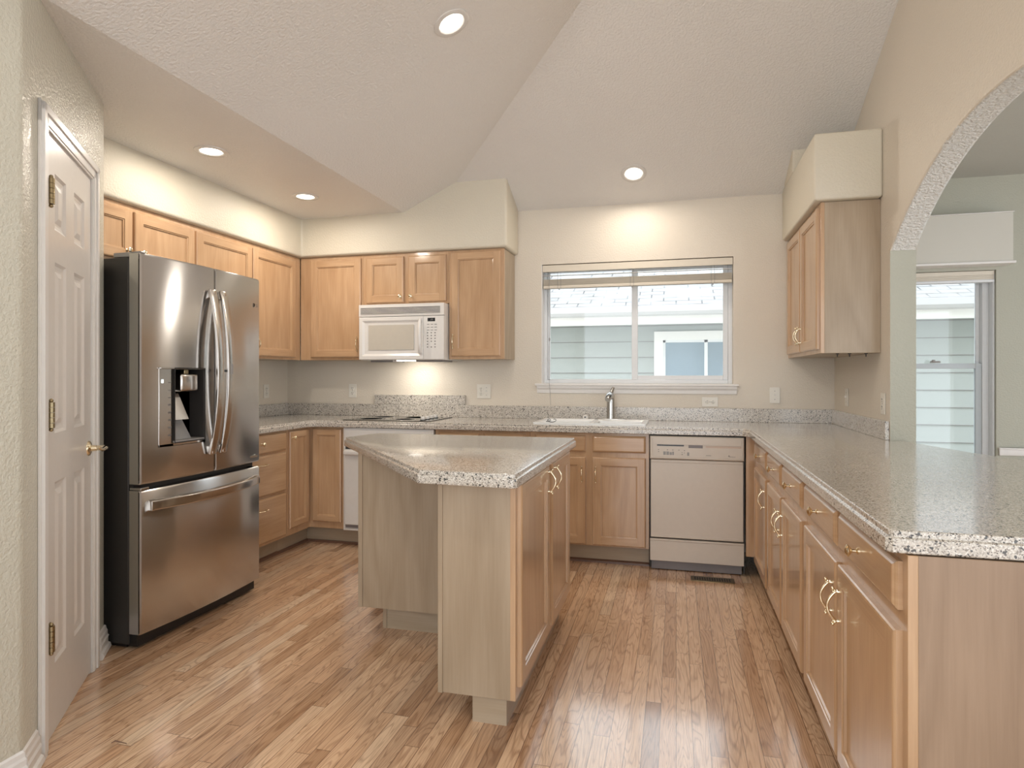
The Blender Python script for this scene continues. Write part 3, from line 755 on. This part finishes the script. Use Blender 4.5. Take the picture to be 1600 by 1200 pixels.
b = MB(); b.box(sx+.006, HX1-.006, yc0-.002, .065, HZ0+.014, HZ0+.024); obj('drip_tray', b, M['grey'], dsp, .002)
b = MB(); b.add([(sx+.01, .055, 1.07), (sx+.125, .055, 1.07), (sx+.16, .02, HZ0+.024), (sx+.01, .02, HZ0+.024), (sx+.01, .065, 1.07), (sx+.125, .065, 1.07), (sx+.16, .03, HZ0+.024), (sx+.01, .03, HZ0+.024)], [(0,1,2,3),(7,6,5,4),(0,4,5,1),(1,5,6,2),(2,6,7,3),(3,7,4,0)]); obj('splash_ramp', b, M['grey'], dsp)
b = MB(); b.box(sx+.012, HX1-.012, .066, .07, HZ0+.02, HZ1-.01); obj('cavity_back', b, M['blackg'], dsp)
# logo and badge on the right door
b = MB(); lx, lz = W-.062, HB-.150
b.lathe([(.0125, 0), (.0125, .0012), (.0105, .0012), (.0105, 0)], (lx, fy_(lx)-.0004, lz), 'y', 24)
b.box(lx-.001, lx+.001, fy_(lx)-.002, fy_(lx), lz-.005, lz+.006); b.box(lx, lx+.006, fy_(lx)-.002, fy_(lx), lz-.005, lz-.003)
obj('logo_emblem', b, M['chrome'], dr)
text_obj('logo_text', 'LG', .024, M['chrome'], dr, (lx+.032, fy_(lx+.03)-.001, lz))
b = MB(); b.box(W-.098, W-.028, fy_(W-.06)-.0035, fy_(W-.06)+.002, .800, .812); obj('badge', b, M['chrome'], dr, .001)

# ------------------------------------------------------------ microwave
mx0, mx1 = -2.382, -1.682
t = thing('microwave', 'white over-the-range microwave hung under the short cabinet', 'microwave', (mx0, 4.475, 1.37))
mw = mx1-mx0; mh = .428
b = MB(); b.box(0, mw, .03, .415, 0, mh); obj('housing', b, M['white'], t, .004)
b = MB(); b.box(0, mw, .0, .032, mh-.092, mh)
b.box(.015, mw-.03, -.001, .003, mh-.078, mh-.022, 1)
for k in range(6): 
    z = mh-.077+k*.0102; b.box(.013, mw-.028, -.004, .001, z, z+.0048)
obj('vent_grille', b, [M['white'], M['slot']], t, .001)
b = MB(); dxw = .535
b.rings(0, dxw, .004, mh-.096, 0, [(0, .03), (0, .004), (.004, 0), (.028, 0), (.045, .010), (.070, .012), (.0705, .014)])
dd = obj('door', b, M['white'], t)
b = MB(); b.box(.078, .455, .008, .0125, .078, mh-.158); obj('window_pane', b, M['mwglass'], dd)
b = MB(); b.tube([(dxw-.022, .002, .05), (dxw-.020, -.022, .065), (dxw-.016, -.034, .11), (dxw-.014, -.038, .17), (dxw-.016, -.034, .235), (dxw-.02, -.022, .285), (dxw-.022, .002, .31)], [.011, .012, .0125, .013, .0125, .012, .011], 12)
obj('handle', b, M['white'], dd, smooth=60)
b = MB(); b.box(dxw+.002, mw, 0, .032, .004, mh-.096); cp = obj('control_panel', b, M['white'], t, .003)
b = MB(); b.box(dxw+.035, dxw+.095, -.001, .001, mh-.138, mh-.112); dp = obj('display', b, M['blackg'], cp)
b = MB(); [b.box(dxw+.062+q*.013, dxw+.065+q*.013, -.0014, -.0008, mh-.131, mh-.120) for q in (0, 1)]; b.box(dxw+.065, dxw+.082, -.0014, -.0008, mh-.122, mh-.120); obj('display_segments', b, M['grey'], dp)
k = 0
for r in range(9):
    for c_ in range(3):
        if r == 7 and c_ == 1: continue
        x = dxw+.030+c_*.030; z = mh-.160-r*.0215
        b = MB(); b.box(x, x+(.020 if r in (0, 1, 2) else .010), -.0012, .001, z-.003, z+(.004 if r > 2 else .001)); obj('button', b, M['ink'], cp)
b = MB(); b.box(.06, .25, .08, .30, -.012, .001); b.box(.44, .66, .08, .30, -.012, .001); obj('grease_filter', b, M['kick_lapshadow'], t, .003)
b = MB(); b.box(.29, .41, .06, .16, -.006, .0005); obj('lamp_lens', b, M['lens'], t)
ld = bpy.data.lights.new('hood_lamp', 'AREA'); ld.shape = 'RECTANGLE'; ld.size = .12; ld.size_y = .10; ld.energy = 1.3; ld.color = (1, .92, .80)
lo = bpy.data.objects.new('hood_lamp', ld); COL.objects.link(lo); lo.location = (mx0+.35, 4.475+.17, 1.358); lo.rotation_euler = (math.radians(12), 0, 0)

# ------------------------------------------------------------ built-in oven, cooktop
t = thing('wall_oven', 'white built-in oven under the cooktop, half hidden by the island', 'oven', (-2.404, 4.28, FZ))
ow = .716
b = MB(); b.box(.01, ow-.01, .02, .58, .13, .885); obj('housing', b, M['white'], t)
b = MB(); b.rings(0, ow, .130, .892, 0, [(0, .022), (0, .0), (.014, -.002), (.016, .006)]); obj('frame', b, M['white'], t)
b = MB(); b.box(.016, ow-.016, -.006, .008, .765, .878); b.box(.03, ow-.03, -.0075, -.005, .80, .85, 0); obj('control_panel', b, M['white'], t, .003)
b = MB(); b.box(.018, ow-.018, -.001, .007, .735, .762); obj('vent_gap', b, M['slot'], t)
b = MB(); b.box(.018, ow-.018, -.022, .006, .175, .733); dd = obj('door', b, M['white'], t, .006)
b = MB(); b.box(.022, ow-.022, -.050, -.022, .695, .728); obj('handle', b, M['white'], dd, .008, 3)
b = MB(); b.box(.24, ow-.14, -.0235, -.0215, .30, .60); obj('window_pane', b, M['blackg'], dd)
b = MB(); b.box(.018, ow-.018, -.001, .007, .150, .173); obj('vent_gap', b, M['kick_lapshadow'], t)
t = thing('cooktop', 'dark glass electric cooktop set into the counter under the microwave', 'cooktop', (-2.44, 4.33, CT))
b = MB(); b.box(0, .70, 0, .50, .0005, .006); obj('glass_top', b, M['cook'], t, .002)
for cx, cy_, r in ((.17, .14, .09), (.17, .37, .075), (.45, .14, .075), (.45, .37, .10)):
    b = MB(); b.lathe([(r, .006), (r, .0064), (r-.004, .0064), (r-.004, .006)], (cx, cy_, 0), 'z', 32); obj('burner_ring', b, M['grey'], t)
for k in range(4):
    b = MB(); b.lathe([(.022, .006), (.022, .010), (.019, .011)], (.615, .085+k*.085, 0), 'z', 20, 1); b.lathe([(.018, .010), (.017, .030), (.014, .032)], (.615, .085+k*.085, 0), 'z', 20)
    obj('knob', b, [M['white'], M['black']], t, smooth=40)

# ------------------------------------------------------------ dishwasher
t = thing('dishwasher', 'almond coloured dishwasher under the counter right of the sink', 'dishwasher', (-.166, 4.285, FZ))
dwid = .584
b = MB(); b.box(.004, dwid-.004, .03, .58, .06, .885); obj('housing', b, M['kick_lapshadow'], t)
b = MB(); b.rings(0, dwid, .736, .886, 0, [(0, .03), (0, -.012), (.006, -.018), (.014, -.018), (.016, -.015)])
b.box(.018, dwid-.018, -.0195, -.014, .832, .872)
cp = obj('control_panel', b, M['almond'], t)
b = MB(); b.box(.045, .215, -.0165, -.013, .822, .831); obj('vent_slot', b, M['black'], cp)
b = MB(); b.box(.243, .332, -.0158, -.013, .812, .832); obj('latch_recess', b, M['kick_lapshadow'], cp, .002)
b = MB(); b.box(.35, .57, -.0156, -.013, .816, .828); obj('trim_strip', b, plain('tan_almond_trim', (.60, .47, .38), .4), cp)  # browner almond strip across the panel
for x, z, w2, h2 in ((.052,.795,.006,.004),(.052,.782,.006,.004),(.108,.795,.007,.004),(.142,.795,.007,.004),(.18,.795,.007,.004),(.215,.793,.007,.004),(.20,.780,.006,.003),(.215,.778,.006,.003),(.20,.767,.008,.004),
                   (.085,.764,.016,.022),(.105,.764,.016,.022),(.125,.764,.014,.018),(.142,.764,.010,.022),(.235,.762,.013,.022)):
    b = MB(); b.box(x, x+w2, -.0165, -.0145, z, z+h2); obj('button', b, M['ink'] if h2 < .01 else M['grey'], cp)
b = MB(); b.box(.352, .384, -.0158, -.0145, .7655, .768); obj('printed_line', b, M['ink'], cp)
text_obj('brand_lettering', 'Whirlpool', .0095, M['ink'], cp, (.510, -.0155, .7625), ext=.0003)
b = MB(); b.lathe([(.0035, 0), (.0035, .0012)], (.492, -.0148, .768), 'y', 14); obj('logo_emblem', b, M['ink'], cp)
b = MB(); b.box(.004, dwid-.004, -.006, .03, .224, .732); b.box(.004, dwid-.004, -.010, .0, .222, .232); b.box(.006, dwid-.006, -.008, 0, .712, .732); obj('door', b, M['almond'], t, .003)
b = MB(); b.box(0, dwid, -.010, .03, .068, .213); b.box(0, dwid, -.014, 0, .200, .213); obj('lower_panel', b, M['almond'], t, .003)
b = MB(); b.box(.006, dwid-.010, .03, .05, .004, .070); obj('kick_plate', b, M['kick_lapshadow'], t, .002)
b = MB(); b.box(-.003, .003, .0, .04, .02, .888); b.box(dwid-.003, dwid+.004, 0, .04, .02, .888); b.box(-.003, dwid+.003, .002, .04, .886, .893); obj('side_gap', b, M['slot'], t)

# ------------------------------------------------------------ sink, faucet
t = thing('kitchen_sink', 'white enamel double bowl sink below the window', 'sink', (SX0-.015, SY0-.02, CT))
sw, sd = SX1-SX0+.03, SY1-SY0+.035
b = MB(); xs_d = [.03, sw*.49, sw*.53, sw-.03]; rim = .011
def hole_grid(b, X, Yv, z, holes):
    for i in range(len(X)-1):
        for j in range(len(Yv)-1):
            if (i, j) in holes: continue
            b.quad((X[i], Yv[j], z), (X[i+1], Yv[j], z), (X[i+1], Yv[j+1], z), (X[i], Yv[j+1], z))
X = [0, .035, sw*.49, sw*.53, sw-.035, sw]; Yv = [0, .035, sd-.095, sd]
hole_grid(b, X, Yv, rim, {(1, 1), (3, 1)})
for x0, x1 in ((X[1], X[2]), (X[3], X[4])):
    R = [(x0, x1, Yv[1], Yv[2], rim), (x0+.008, x1-.008, Yv[1]+.008, Yv[2]-.008, rim-.012), (x0+.02, x1-.02, Yv[1]+.02, Yv[2]-.02, -.155), (x0+.04, x1-.04, Yv[1]+.04, Yv[2]-.04, -.165)]
    vs = [p for (a0, a1, c0, c1, z) in R for p in ((a0, c0, z), (a1, c0, z), (a1, c1, z), (a0, c1, z))]
    b.add(vs, [(i*4+k, i*4+(k+1) % 4, (i+1)*4+(k+1) % 4, (i+1)*4+k) for i in range(3) for k in range(4)]+[(12, 13, 14, 15)])
for a, c_ in (((0, 0), (sw, 0)), ((sw, 0), (sw, sd)), ((sw, sd), (0, sd)), ((0, sd), (0, 0))):
    b.quad((a[0], a[1], rim), (c_[0], c_[1], rim), (c_[0], c_[1], .0005), (a[0], a[1], .0005))
me = b.mesh('basin', [M['sink']]); bm = bmesh.new(); bm.from_mesh(me); bmesh.ops.remove_doubles(bm, verts=bm.verts, dist=1e-5); bmesh.ops.recalc_face_normals(bm, faces=bm.faces); bm.to_mesh(me); bm.free()
o = link('basin', me, t); bv = o.modifiers.new('bevel', 'BEVEL'); bv.width = .008; bv.segments = 3; bv.limit_method = 'ANGLE'
for x in ((X[1]+X[2])/2, (X[3]+X[4])/2):
    b = MB(); b.lathe([(.045, -.164), (.045, -.160), (.030, -.162)], (x, (Yv[1]+Yv[2])/2, 0), 'z', 20); obj('drain', b, M['chrome'], t)
t = thing('faucet', 'brushed single handle kitchen faucet standing behind the sink', 'faucet', (-.475, 4.795, CT+rim))
b = MB(); b.lathe([(.12, 0), (.12, .003), (.115, .005)], (0, 0, 0), 'z', 32); b.v = [(x*1.0, y*.25, z) for x, y, z in b.v]; obj('deck_plate', b, M['chrome'], t, smooth=40)
b = MB(); b.lathe([(.030, .004), (.029, .012), (.029, .150), (.028, .160)], (0, 0, 0), 'z', 28); obj('column', b, M['chrome'], t, smooth=40)
b = MB(); b.tube([(0, .005, .168), (0, -.03, .178), (-.004, -.075, .172), (-.008, -.115, .158), (-.009, -.125, .150)], [.030, .029, .026, .023, .020], 16); obj('spout', b, M['chrome'], t, smooth=50)
b = MB(); b.tube([(.004, 0, .172), (.006, .006, .20), (.012, .012, .222), (.020, .018, .236)], [.017, .014, .013, .011], 12); obj('handle', b, M['chrome'], t, smooth=50)
t = thing('air_gap', 'small white and chrome air gap cap on the sink rim left of the faucet', 'air gap', (-.665, 4.80, CT+rim))
b = MB(); b.lathe([(.020, 0), (.020, .018), (.016, .026), (.006, .029)], (0, 0, 0), 'z', 20); obj('cap', b, M['white'], t, smooth=40)
b = MB(); b.box(-.006, .006, -.0215, -.015, .008, .018); obj('vent_hole', b, M['slot'], t)
b = MB(); pts = [(-.85+.018*math.cos(a)+.0085*a, 4.62+.018*math.sin(a), CT+rim+.010+.006*math.sin(a*1.3)) for a in [i*.45 for i in range(22)]]
pts = [(-.882, 4.372, CT+rim+.004)]+[(-.87+.02*math.cos(a)+.006*a, 4.372+.006*math.sin(a), CT+rim+.012+.010*math.sin(a)) for a in [i*.5 for i in range(18)]]
b.tube(pts, .0022, 6)
tag(obj('wire_loop', b, M['black'], smooth=60), 'small dark loop of wire lying on the front rim of the sink', 'wire')

# ------------------------------------------------------------ outlets and switches
def plate(label, loc, rz, w2=.070, h2=.114, kinds=('o',), horiz=False, cat='outlet', name='wall_outlet'):
    t = thing(name, label, cat, loc, rz)
    if horiz: w2, h2 = h2, w2
    b = MB(); b.box(-w2/2, w2/2, -.006, -.0005, -h2/2, h2/2); obj('cover_plate', b, M['plate'], t, .002)
    n = len(kinds)
    for i, k in enumerate(kinds):
        cx = (i-(n-1)/2)*.046
        if k == 'o':
            for s in (-1, 1):
                px, pz = (s*.020, 0) if horiz else (cx, s*.020)
                b = MB(); b.lathe([(.0165, .0055), (.0165, .0078), (.015, .0085)], (px, 0, pz), 'y', 18); f = obj('receptacle', b, M['plate'], t, smooth=40)
                b = MB()
                for a, c_ in ((-.006, .003), (.006, .003)):
                    if horiz: b.box(px-.006+c_, px+.003+c_, -.0092, -.008, a-.0012, a+.0012)
                    else: b.box(px+a-.0012, px+a+.0012, -.0092, -.008, pz-.003+c_, pz+.006+c_)
                b.lathe([(.0025, .008), (.0025, .0091)], (px-(.008 if horiz else 0), 0, pz-(0 if horiz else .008)), 'y', 10)
                obj('socket_slots', b, M['slot'], f)
            b = MB(); b.lathe([(.003, .0055), (.003, .0068)], (0 if horiz else cx, 0, 0), 'y', 10); obj('screw', b, M['grey'], t)
        else:
            b = MB(); b.box(cx-.006, cx+.006, -.0075, -.005, -.013, .013); f = obj('switch_frame', b, M['plate'], t)
            b = MB(); b.box(cx-.004, cx+.004, -.017, -.006, -.002, .009); obj('toggle', b, M['white'], f, .001)
            for s in (-1, 1):
                b = MB(); b.lathe([(.003, .0055), (.003, .0068)], (cx, 0, s*.030), 'y', 10); obj('screw', b, M['grey'], t)
    return t
plate('ivory wall outlet on the left wall just right of the refrigerator', (XL+.0005, 4.592, 1.121), PI/2)
plate('ivory wall outlet on the back wall left of the cooktop', (-2.661, D-.0005, 1.123), 0)
plate('double plate with outlet and switch on the back wall right of the cooktop', (-1.497, D-.0005, 1.125), 0, .115, .114, ('o', 's'))
plate('sideways outlet on the back wall under the window sill', (.240, D-.0005, 1.058), 0, horiz=True)
plate('single light switch on the back wall right of the window', (.686, D-.0005, 1.110), 0, kinds=('s',), cat='light switch', name='light_switch')
plate('switch plate on the right wall under the hanging cabinet, nearer the corner', (XW-.0005, 4.545, 1.110), -PI/2, kinds=('s',), cat='light switch', name='light_switch')
plate('outlet plate on the right wall nearest the arch', (XW-.0005, 3.795, 1.100), -PI/2)

# ------------------------------------------------------------ kitchen window
t = bpy.data.objects.new('window_1', None); COL.objects.link(t); t['kind'] = 'structure'; t.location = (0, D, 0)
b = MB(); x0, x1, z0, z1 = KX0, KX1, KZ0+.018, KZ1
for q in ((x0, x0+.028, .085, .15, z0, z1), (x1-.03, x1, .085, .15, z0, z1), (x0+.028, x1-.03, .085, .15, z1-.03, z1), (x0+.028, x1-.03, .085, .15, z0, z0+.028)): b.box(*q)
fr = obj('window_frame', b, M['vinyl'], t, .002)
b = MB(); sx0, sx1 = x0+.029, -.288
for q in ((sx0, sx0+.018, .115, .14, z0+.02, z1-.03), (sx1-.028, sx1, .112, .14, z0+.02, z1-.03), (sx0, sx1, .115, .14, z1-.05, z1-.03), (sx0, sx1, .115, .14, z0+.018, z0+.034)): b.box(*q)
s1 = obj('sash', b, M['vinyl'], t, .002); b = MB(); b.box(sx0+.015, sx1-.02, .126, .129, z0+.03, z1-.045); obj('glass_pane', b, M['glass'], s1)
b = MB(); b.box(sx1-.045, sx1-.033, .098, .114, 1.60, 1.665); obj('sash_latch', b, M['vinylg'], s1, .002)
b = MB(); sx0, sx1 = -.332, x1-.031
for q in ((sx0, sx0+.046, .090, .112, z0+.029, z1-.03), (sx1-.034, sx1, .090, .112, z0+.029, z1-.03), (sx0+.046, sx1-.034, .090, .112, z1-.065, z1-.03), (sx0+.046, sx1-.034, .090, .112, z0+.029, z0+.062)): b.box(*q)
s2 = obj('sash', b, M['vinyl'], t, .002); b = MB(); b.box(sx0+.04, sx1-.03, .099, .102, z0+.055, z1-.06); obj('glass_pane', b, M['glass'], s2)
b = MB(); b.prism_x([(.12, KZ0), (.12, KZ0+.018), (-.030, KZ0+.018), (-.036, KZ0+.014), (-.036, KZ0+.004), (-.030, KZ0)], x0-.0, x1)
for ea, eb in ((x0-.045, x0), (x1, x1+.035)): b.prism_x([(-.0005, KZ0), (-.0005, KZ0+.018), (-.030, KZ0+.018), (-.036, KZ0+.014), (-.036, KZ0+.004), (-.030, KZ0)], ea, eb)
b.prism_x([(-.0005, KZ0), (-.028, KZ0), (-.026, KZ0-.016), (-.014, KZ0-.030), (-.012, KZ0-.056), (-.0005, KZ0-.058)], x0-.033, x1+.023)
obj('window_sill', b, M['trimw'], t)
b = MB(); b.box(x0-.0005, x0+.006, 0.002, .09, KZ0+.018, KZ1); obj('jamb_liner', b, M['trimw'], t)

# blind in the kitchen window
t = thing('window_blind', 'raised horizontal blind with beige slats bunched at the top of the sink window', 'window blind', (0, D, 0))
bx0, bx1 = KX0+.012, KX1-.008
b = MB(); b.box(bx0, bx1, .012, .055, 2.07, 2.116); b.box(bx0-.004, bx1+.004, .004, .011, 2.064, 2.116); obj('head_rail', b, M['slat'], t, .001)
for i, z in enumerate((2.036,)):
    b = MB(); b.box(bx0, bx1, .015, .050, z, z+.002); obj('slat', b, M['trimw'], t)
for i in range(9):
    b = MB(); z = 1.962+i*.0052; b.box(bx0, bx1, .012+.002*(i % 2), .052+.002*(i % 2), z, z+.0028); obj('slat', b, M['slat'], t)
b = MB(); b.box(bx0, bx1, .010, .056, 1.935, 1.958); obj('bottom_rail', b, M['slat'], t, .003)
for x in (-.885, -.325, .262):
    b = MB()
    for q in (-.012, .012): b.tube([(x+q, .008, 2.068), (x+q, .008, 1.93)], .0011, 6)
    b.ball((x, .008, 1.926), .005, 0, 8)
    obj('ladder_cord', b, M['grey'], t)
b = MB(); b.tube([(-.962, .006, 2.066), (-.965, .004, 1.9), (-.955, -.002, 1.7), (-.962, -.002, 1.5), (-.955, -.040, 1.19), (-.950, -.044, 1.16), (-.945, -.030, 1.02)], .0014, 6); b.lathe([(.004, 0), (.006, .02), (.003, .028)], (-.960, -.002, 1.52), 'z', 8)
obj('pull_cord', b, M['grey'], t)

# ------------------------------------------------------------ nook window beyond the arch
t = bpy.data.objects.new('window_2', None); COL.objects.link(t); t['kind'] = 'structure'; t.location = (0, D, 0)
x0, x1, z0, z1 = NX0, NX1, NZ0, NZ1
b = MB()
for q in ((x0, x0+.04, .075, .15, z0, z1), (x1-.012, x1, .02, .15, z0, z1), (x1-.05, x1-.012, .075, .15, z0, z1), (x0, x1, .075, .15, z1-.03, z1), (x0, x1, .075, .15, z0, z0+.04)): b.box(*q)
obj('window_frame', b, M['vinyl'], t, .002)
def sash(xa, xb, ya_, yb_, za_, zb_, wd, mat):
    b = MB()
    for q in ((xa, xa+wd, ya_, yb_, za_, zb_), (xb-wd, xb, ya_, yb_, za_, zb_), (xa+wd, xb-wd, ya_, yb_, za_, za_+wd), (xa+wd, xb-wd, ya_, yb_, zb_-wd, zb_)): b.box(*q)
    s = obj('sash', b, mat, t, .002); b = MB(); b.box(xa+wd-.005, xb-wd+.005, (ya_+yb_)/2, (ya_+yb_)/2+.003, za_+wd-.005, zb_-wd+.005); obj('glass_pane', b, M['glass'], s); return s
sash(x0+.04, x1-.05, .115, .14, 1.30, z1-.03, .022, M['vinyl'])
s = sash(x0+.04, x1-.05, .085, .112, z0+.04, 1.335, .036, M['vinylg'])
b = MB(); b.box(1.70, 1.76, .070, .085, 1.338, 1.352); b.box(1.71, 1.725, .06, .085, 1.345, 1.36); obj('sash_lock', b, M['grey'], s, .002)
t = thing('cellular_blind', 'raised pale cellular shade folded at the top of the nook window', 'window shade', (0, D, 0))
b = MB(); b.box(NX0+.02, NX1-.005, .012, .055, 1.925, 1.952)
for k in range(5): b.box(NX0+.022, NX1-.007, .014+.003*(k % 2), .050-.003*(k % 2), 1.895+k*.006, 1.900+k*.006)
obj('folded_fabric', b, M['slat'], t); b = MB(); b.box(NX0+.02, NX1-.004, .010, .056, 1.876, 1.894); obj('bottom_rail', b, M['vinyl'], t, .003)
t = thing('cornice_box', 'pale cornice box mounted above the nook window beyond the arch', 'cornice', (1.25, D, 1.985))
b = MB(); b.box(0, .856, -.12, -.0005, .008, .322); obj('front_board', b, M['valance'], t, .003)
b = MB(); b.box(-.01, .868, -.132, -.0005, -.008, .008); b.box(-.006, .862, -.126, -.0005, .322, .328); obj('edge_moulding', b, M['trimw'], t, .003)
b = MB(); b.box(NX1+.012, XE, D-.018, D-.0005, .722, .775); b.box(NX1+.010, XE, D-.026, D-.0005, .762, .775)
o = struct('trim_3', b, M['trimw'], .004)

# ------------------------------------------------------------ recessed lights
def can(loc, nrm, label, group=None):
    n_ = Vector(nrm).normalized(); q = n_.to_track_quat('Z', 'Y')
    t = thing('recessed_light', label, 'ceiling light', loc, 0); t.rotation_euler = q.to_euler()
    b = MB(); b.lathe([(.090, .000), (.090, .004), (.084, .007), (.066, .006), (.062, .002), (.060, .0)], (0, 0, 0), 'z', 40); obj('trim_ring', b, M['white'], t, smooth=40)
    b = MB(); b.lathe([(.058, .003), (.05, .0045), (.02, .005)], (0, 0, 0), 'z', 32); obj('lamp_lens', b, M['lens'], t, smooth=60)
    d = bpy.data.lights.new('recessed_lamp', 'AREA'); d.shape = 'DISK'; d.size = .11; d.energy = CAN_W; d.color = CAN_COL
    o = bpy.data.objects.new('recessed_lamp', d); COL.objects.link(o); o.location = Vector(loc)+n_*.012; o.rotation_euler = (-n_).to_track_quat('Z', 'Y').to_euler()
    return t
dn = (0, 0, -1)
can((-2.525, 3.03, ZV1), dn, 'recessed light in the flat ceiling strip above the refrigerator')
can((-2.521, 3.96, ZV1), dn, 'recessed light in the flat ceiling strip nearest the left corner')
can((-1.057, 2.914, zv1(-1.057)), (VA, 0, -1), 'recessed light on the sloping ceiling above the island, largest and highest in view')
can((-.292, 4.587, zv2(4.587)), (0, -VB, -1), 'recessed light on the sloping ceiling above the window')
can((-1.057, .9, zv1(-1.057)), (VA, 0, -1), 'unseen recessed light added on the sloping ceiling behind the viewer')  # out-of-view lamp, added for fill light
can((.3, -.6, zv1(.3)), (VA, 0, -1), 'unseen recessed light added on the high ceiling far behind the viewer')  # second out-of-view lamp added for fill

# floor register
t = thing('floor_register', 'dark metal floor vent set in the oak floor before the dishwasher', 'floor vent', (.09, 4.12, FZ))
b = MB(); b.box(0, .262, 0, .10, .0, .004); obj('frame', b, M['bronze'], t, .002)
for k in range(15):
    b = MB(); b.box(.022+k*.0148, .030+k*.0148, .02, .08, .004, .0046); obj('slot', b, M['slot'], t)

b = MB(); b.tube([(-1.903, 1.793, -.0285), (-1.901, 1.807, -.0275), (-1.849, 1.804, -.0285)], [.0012, .002, .0012], 6)
tag(obj('splinter', b, M['shoe'], smooth=60), 'tiny dark bent splinter lying on the oak floor in front of the pantry door', 'splinter')

# ------------------------------------------------------------ outside
b = MB(); b.box(-14, 18, D+.16, 26, -.65, -.6); o = struct('ground', b, M['grass'])
NY = 8.3
t = thing('neighbor_house', 'grey green lap sided house next door seen through the windows', 'house', (0, NY, -.6))
b = MB(); lap = .2
k = 0; z = 0
while z < 2.75:
    z1 = min(z+lap, 2.75); b.add([(-9, -.022, z), (13, -.022, z), (13, -.010, z1), (-9, -.010, z1)], [(0, 1, 2, 3)]); b.quad((-9, 0.001, z), (13, .001, z), (13, -.022, z), (-9, -.022, z)); b.box(-9, 13, -.0235, -.022, z-.001, z+.006, 1); z = z1  # thin dark strip at each lap edge is a drawn-in overhang shadow
b.box(-9, 13, .002, .2, 0, 2.75)
for v_i in range(len(b.v)): pass
b.v = [(x, y, zz+.085) for x, y, zz in b.v]
obj('siding', b, [M['siding'], M['kick_lapshadow']], t)
b = MB(); b.box(-9, 13, -.40, .1, 2.60, 2.615); obj('eave_soffit', b, M['fascia'], t)
b = MB(); b.box(-9, 13, -.42, -.40, 2.475, 2.66); obj('fascia_board', b, M['fascia'], t)
b = MB(); b.prism_x([(-.42, 2.575), (-.50, 2.585), (-.53, 2.62), (-.53, 2.69), (-.52, 2.69), (-.42, 2.68)], -9, 13); obj('gutter', b, plain('pale_gutter', (.66, .66, .68), .5), t)
b = MB(); b.add([(-9, -.46, 2.69), (13, -.46, 2.69), (13, 4.5, 2.69+4.96*.42), (-9, 4.5, 2.69+4.96*.42)], [(0, 1, 2, 3)]); b.add([(-9, -.46, 2.67), (13, -.46, 2.67), (13, 4.5, 2.67+4.96*.42), (-9, 4.5, 2.67+4.96*.42)], [(0, 1, 2, 3)])
obj('roof', b, M['shingle'], t)
wx0, wx1, wz0, wz1 = -.27, .90, .9+.6, 1.70+.6
b = MB()
for q in ((wx0, wx0+.11, -.05, -.02, wz0, wz1+.11), (wx1-.11, wx1, -.05, -.02, wz0, wz1+.11), (wx0+.11, wx1-.11, -.05, -.02, wz1, wz1+.11), (wx0, wx1, -.05, -.02, wz0-.11, wz0)): b.box(*q)
wf = obj('window_trim', b, M['fascia'], t)
b = MB(); a0, a1 = wx0+.11, wx1-.11
for q in ((a0, a0+.03, -.040, -.02, wz0, wz1), (a1-.03, a1, -.040, -.02, wz0, wz1), (a0, a1, -.040, -.02, wz1-.03, wz1), (a0, a1, -.040, -.02, wz0, wz0+.03), (a0+.50, a0+.54, -.040, -.02, wz0, wz1)): b.box(*q)
obj('window_sash', b, M['vinyl'], wf)
b = MB(); b.box(a0+.02, a1-.02, -.030, -.026, wz0+.02, wz1-.02); obj('window_pane', b, M['nglass'], wf)
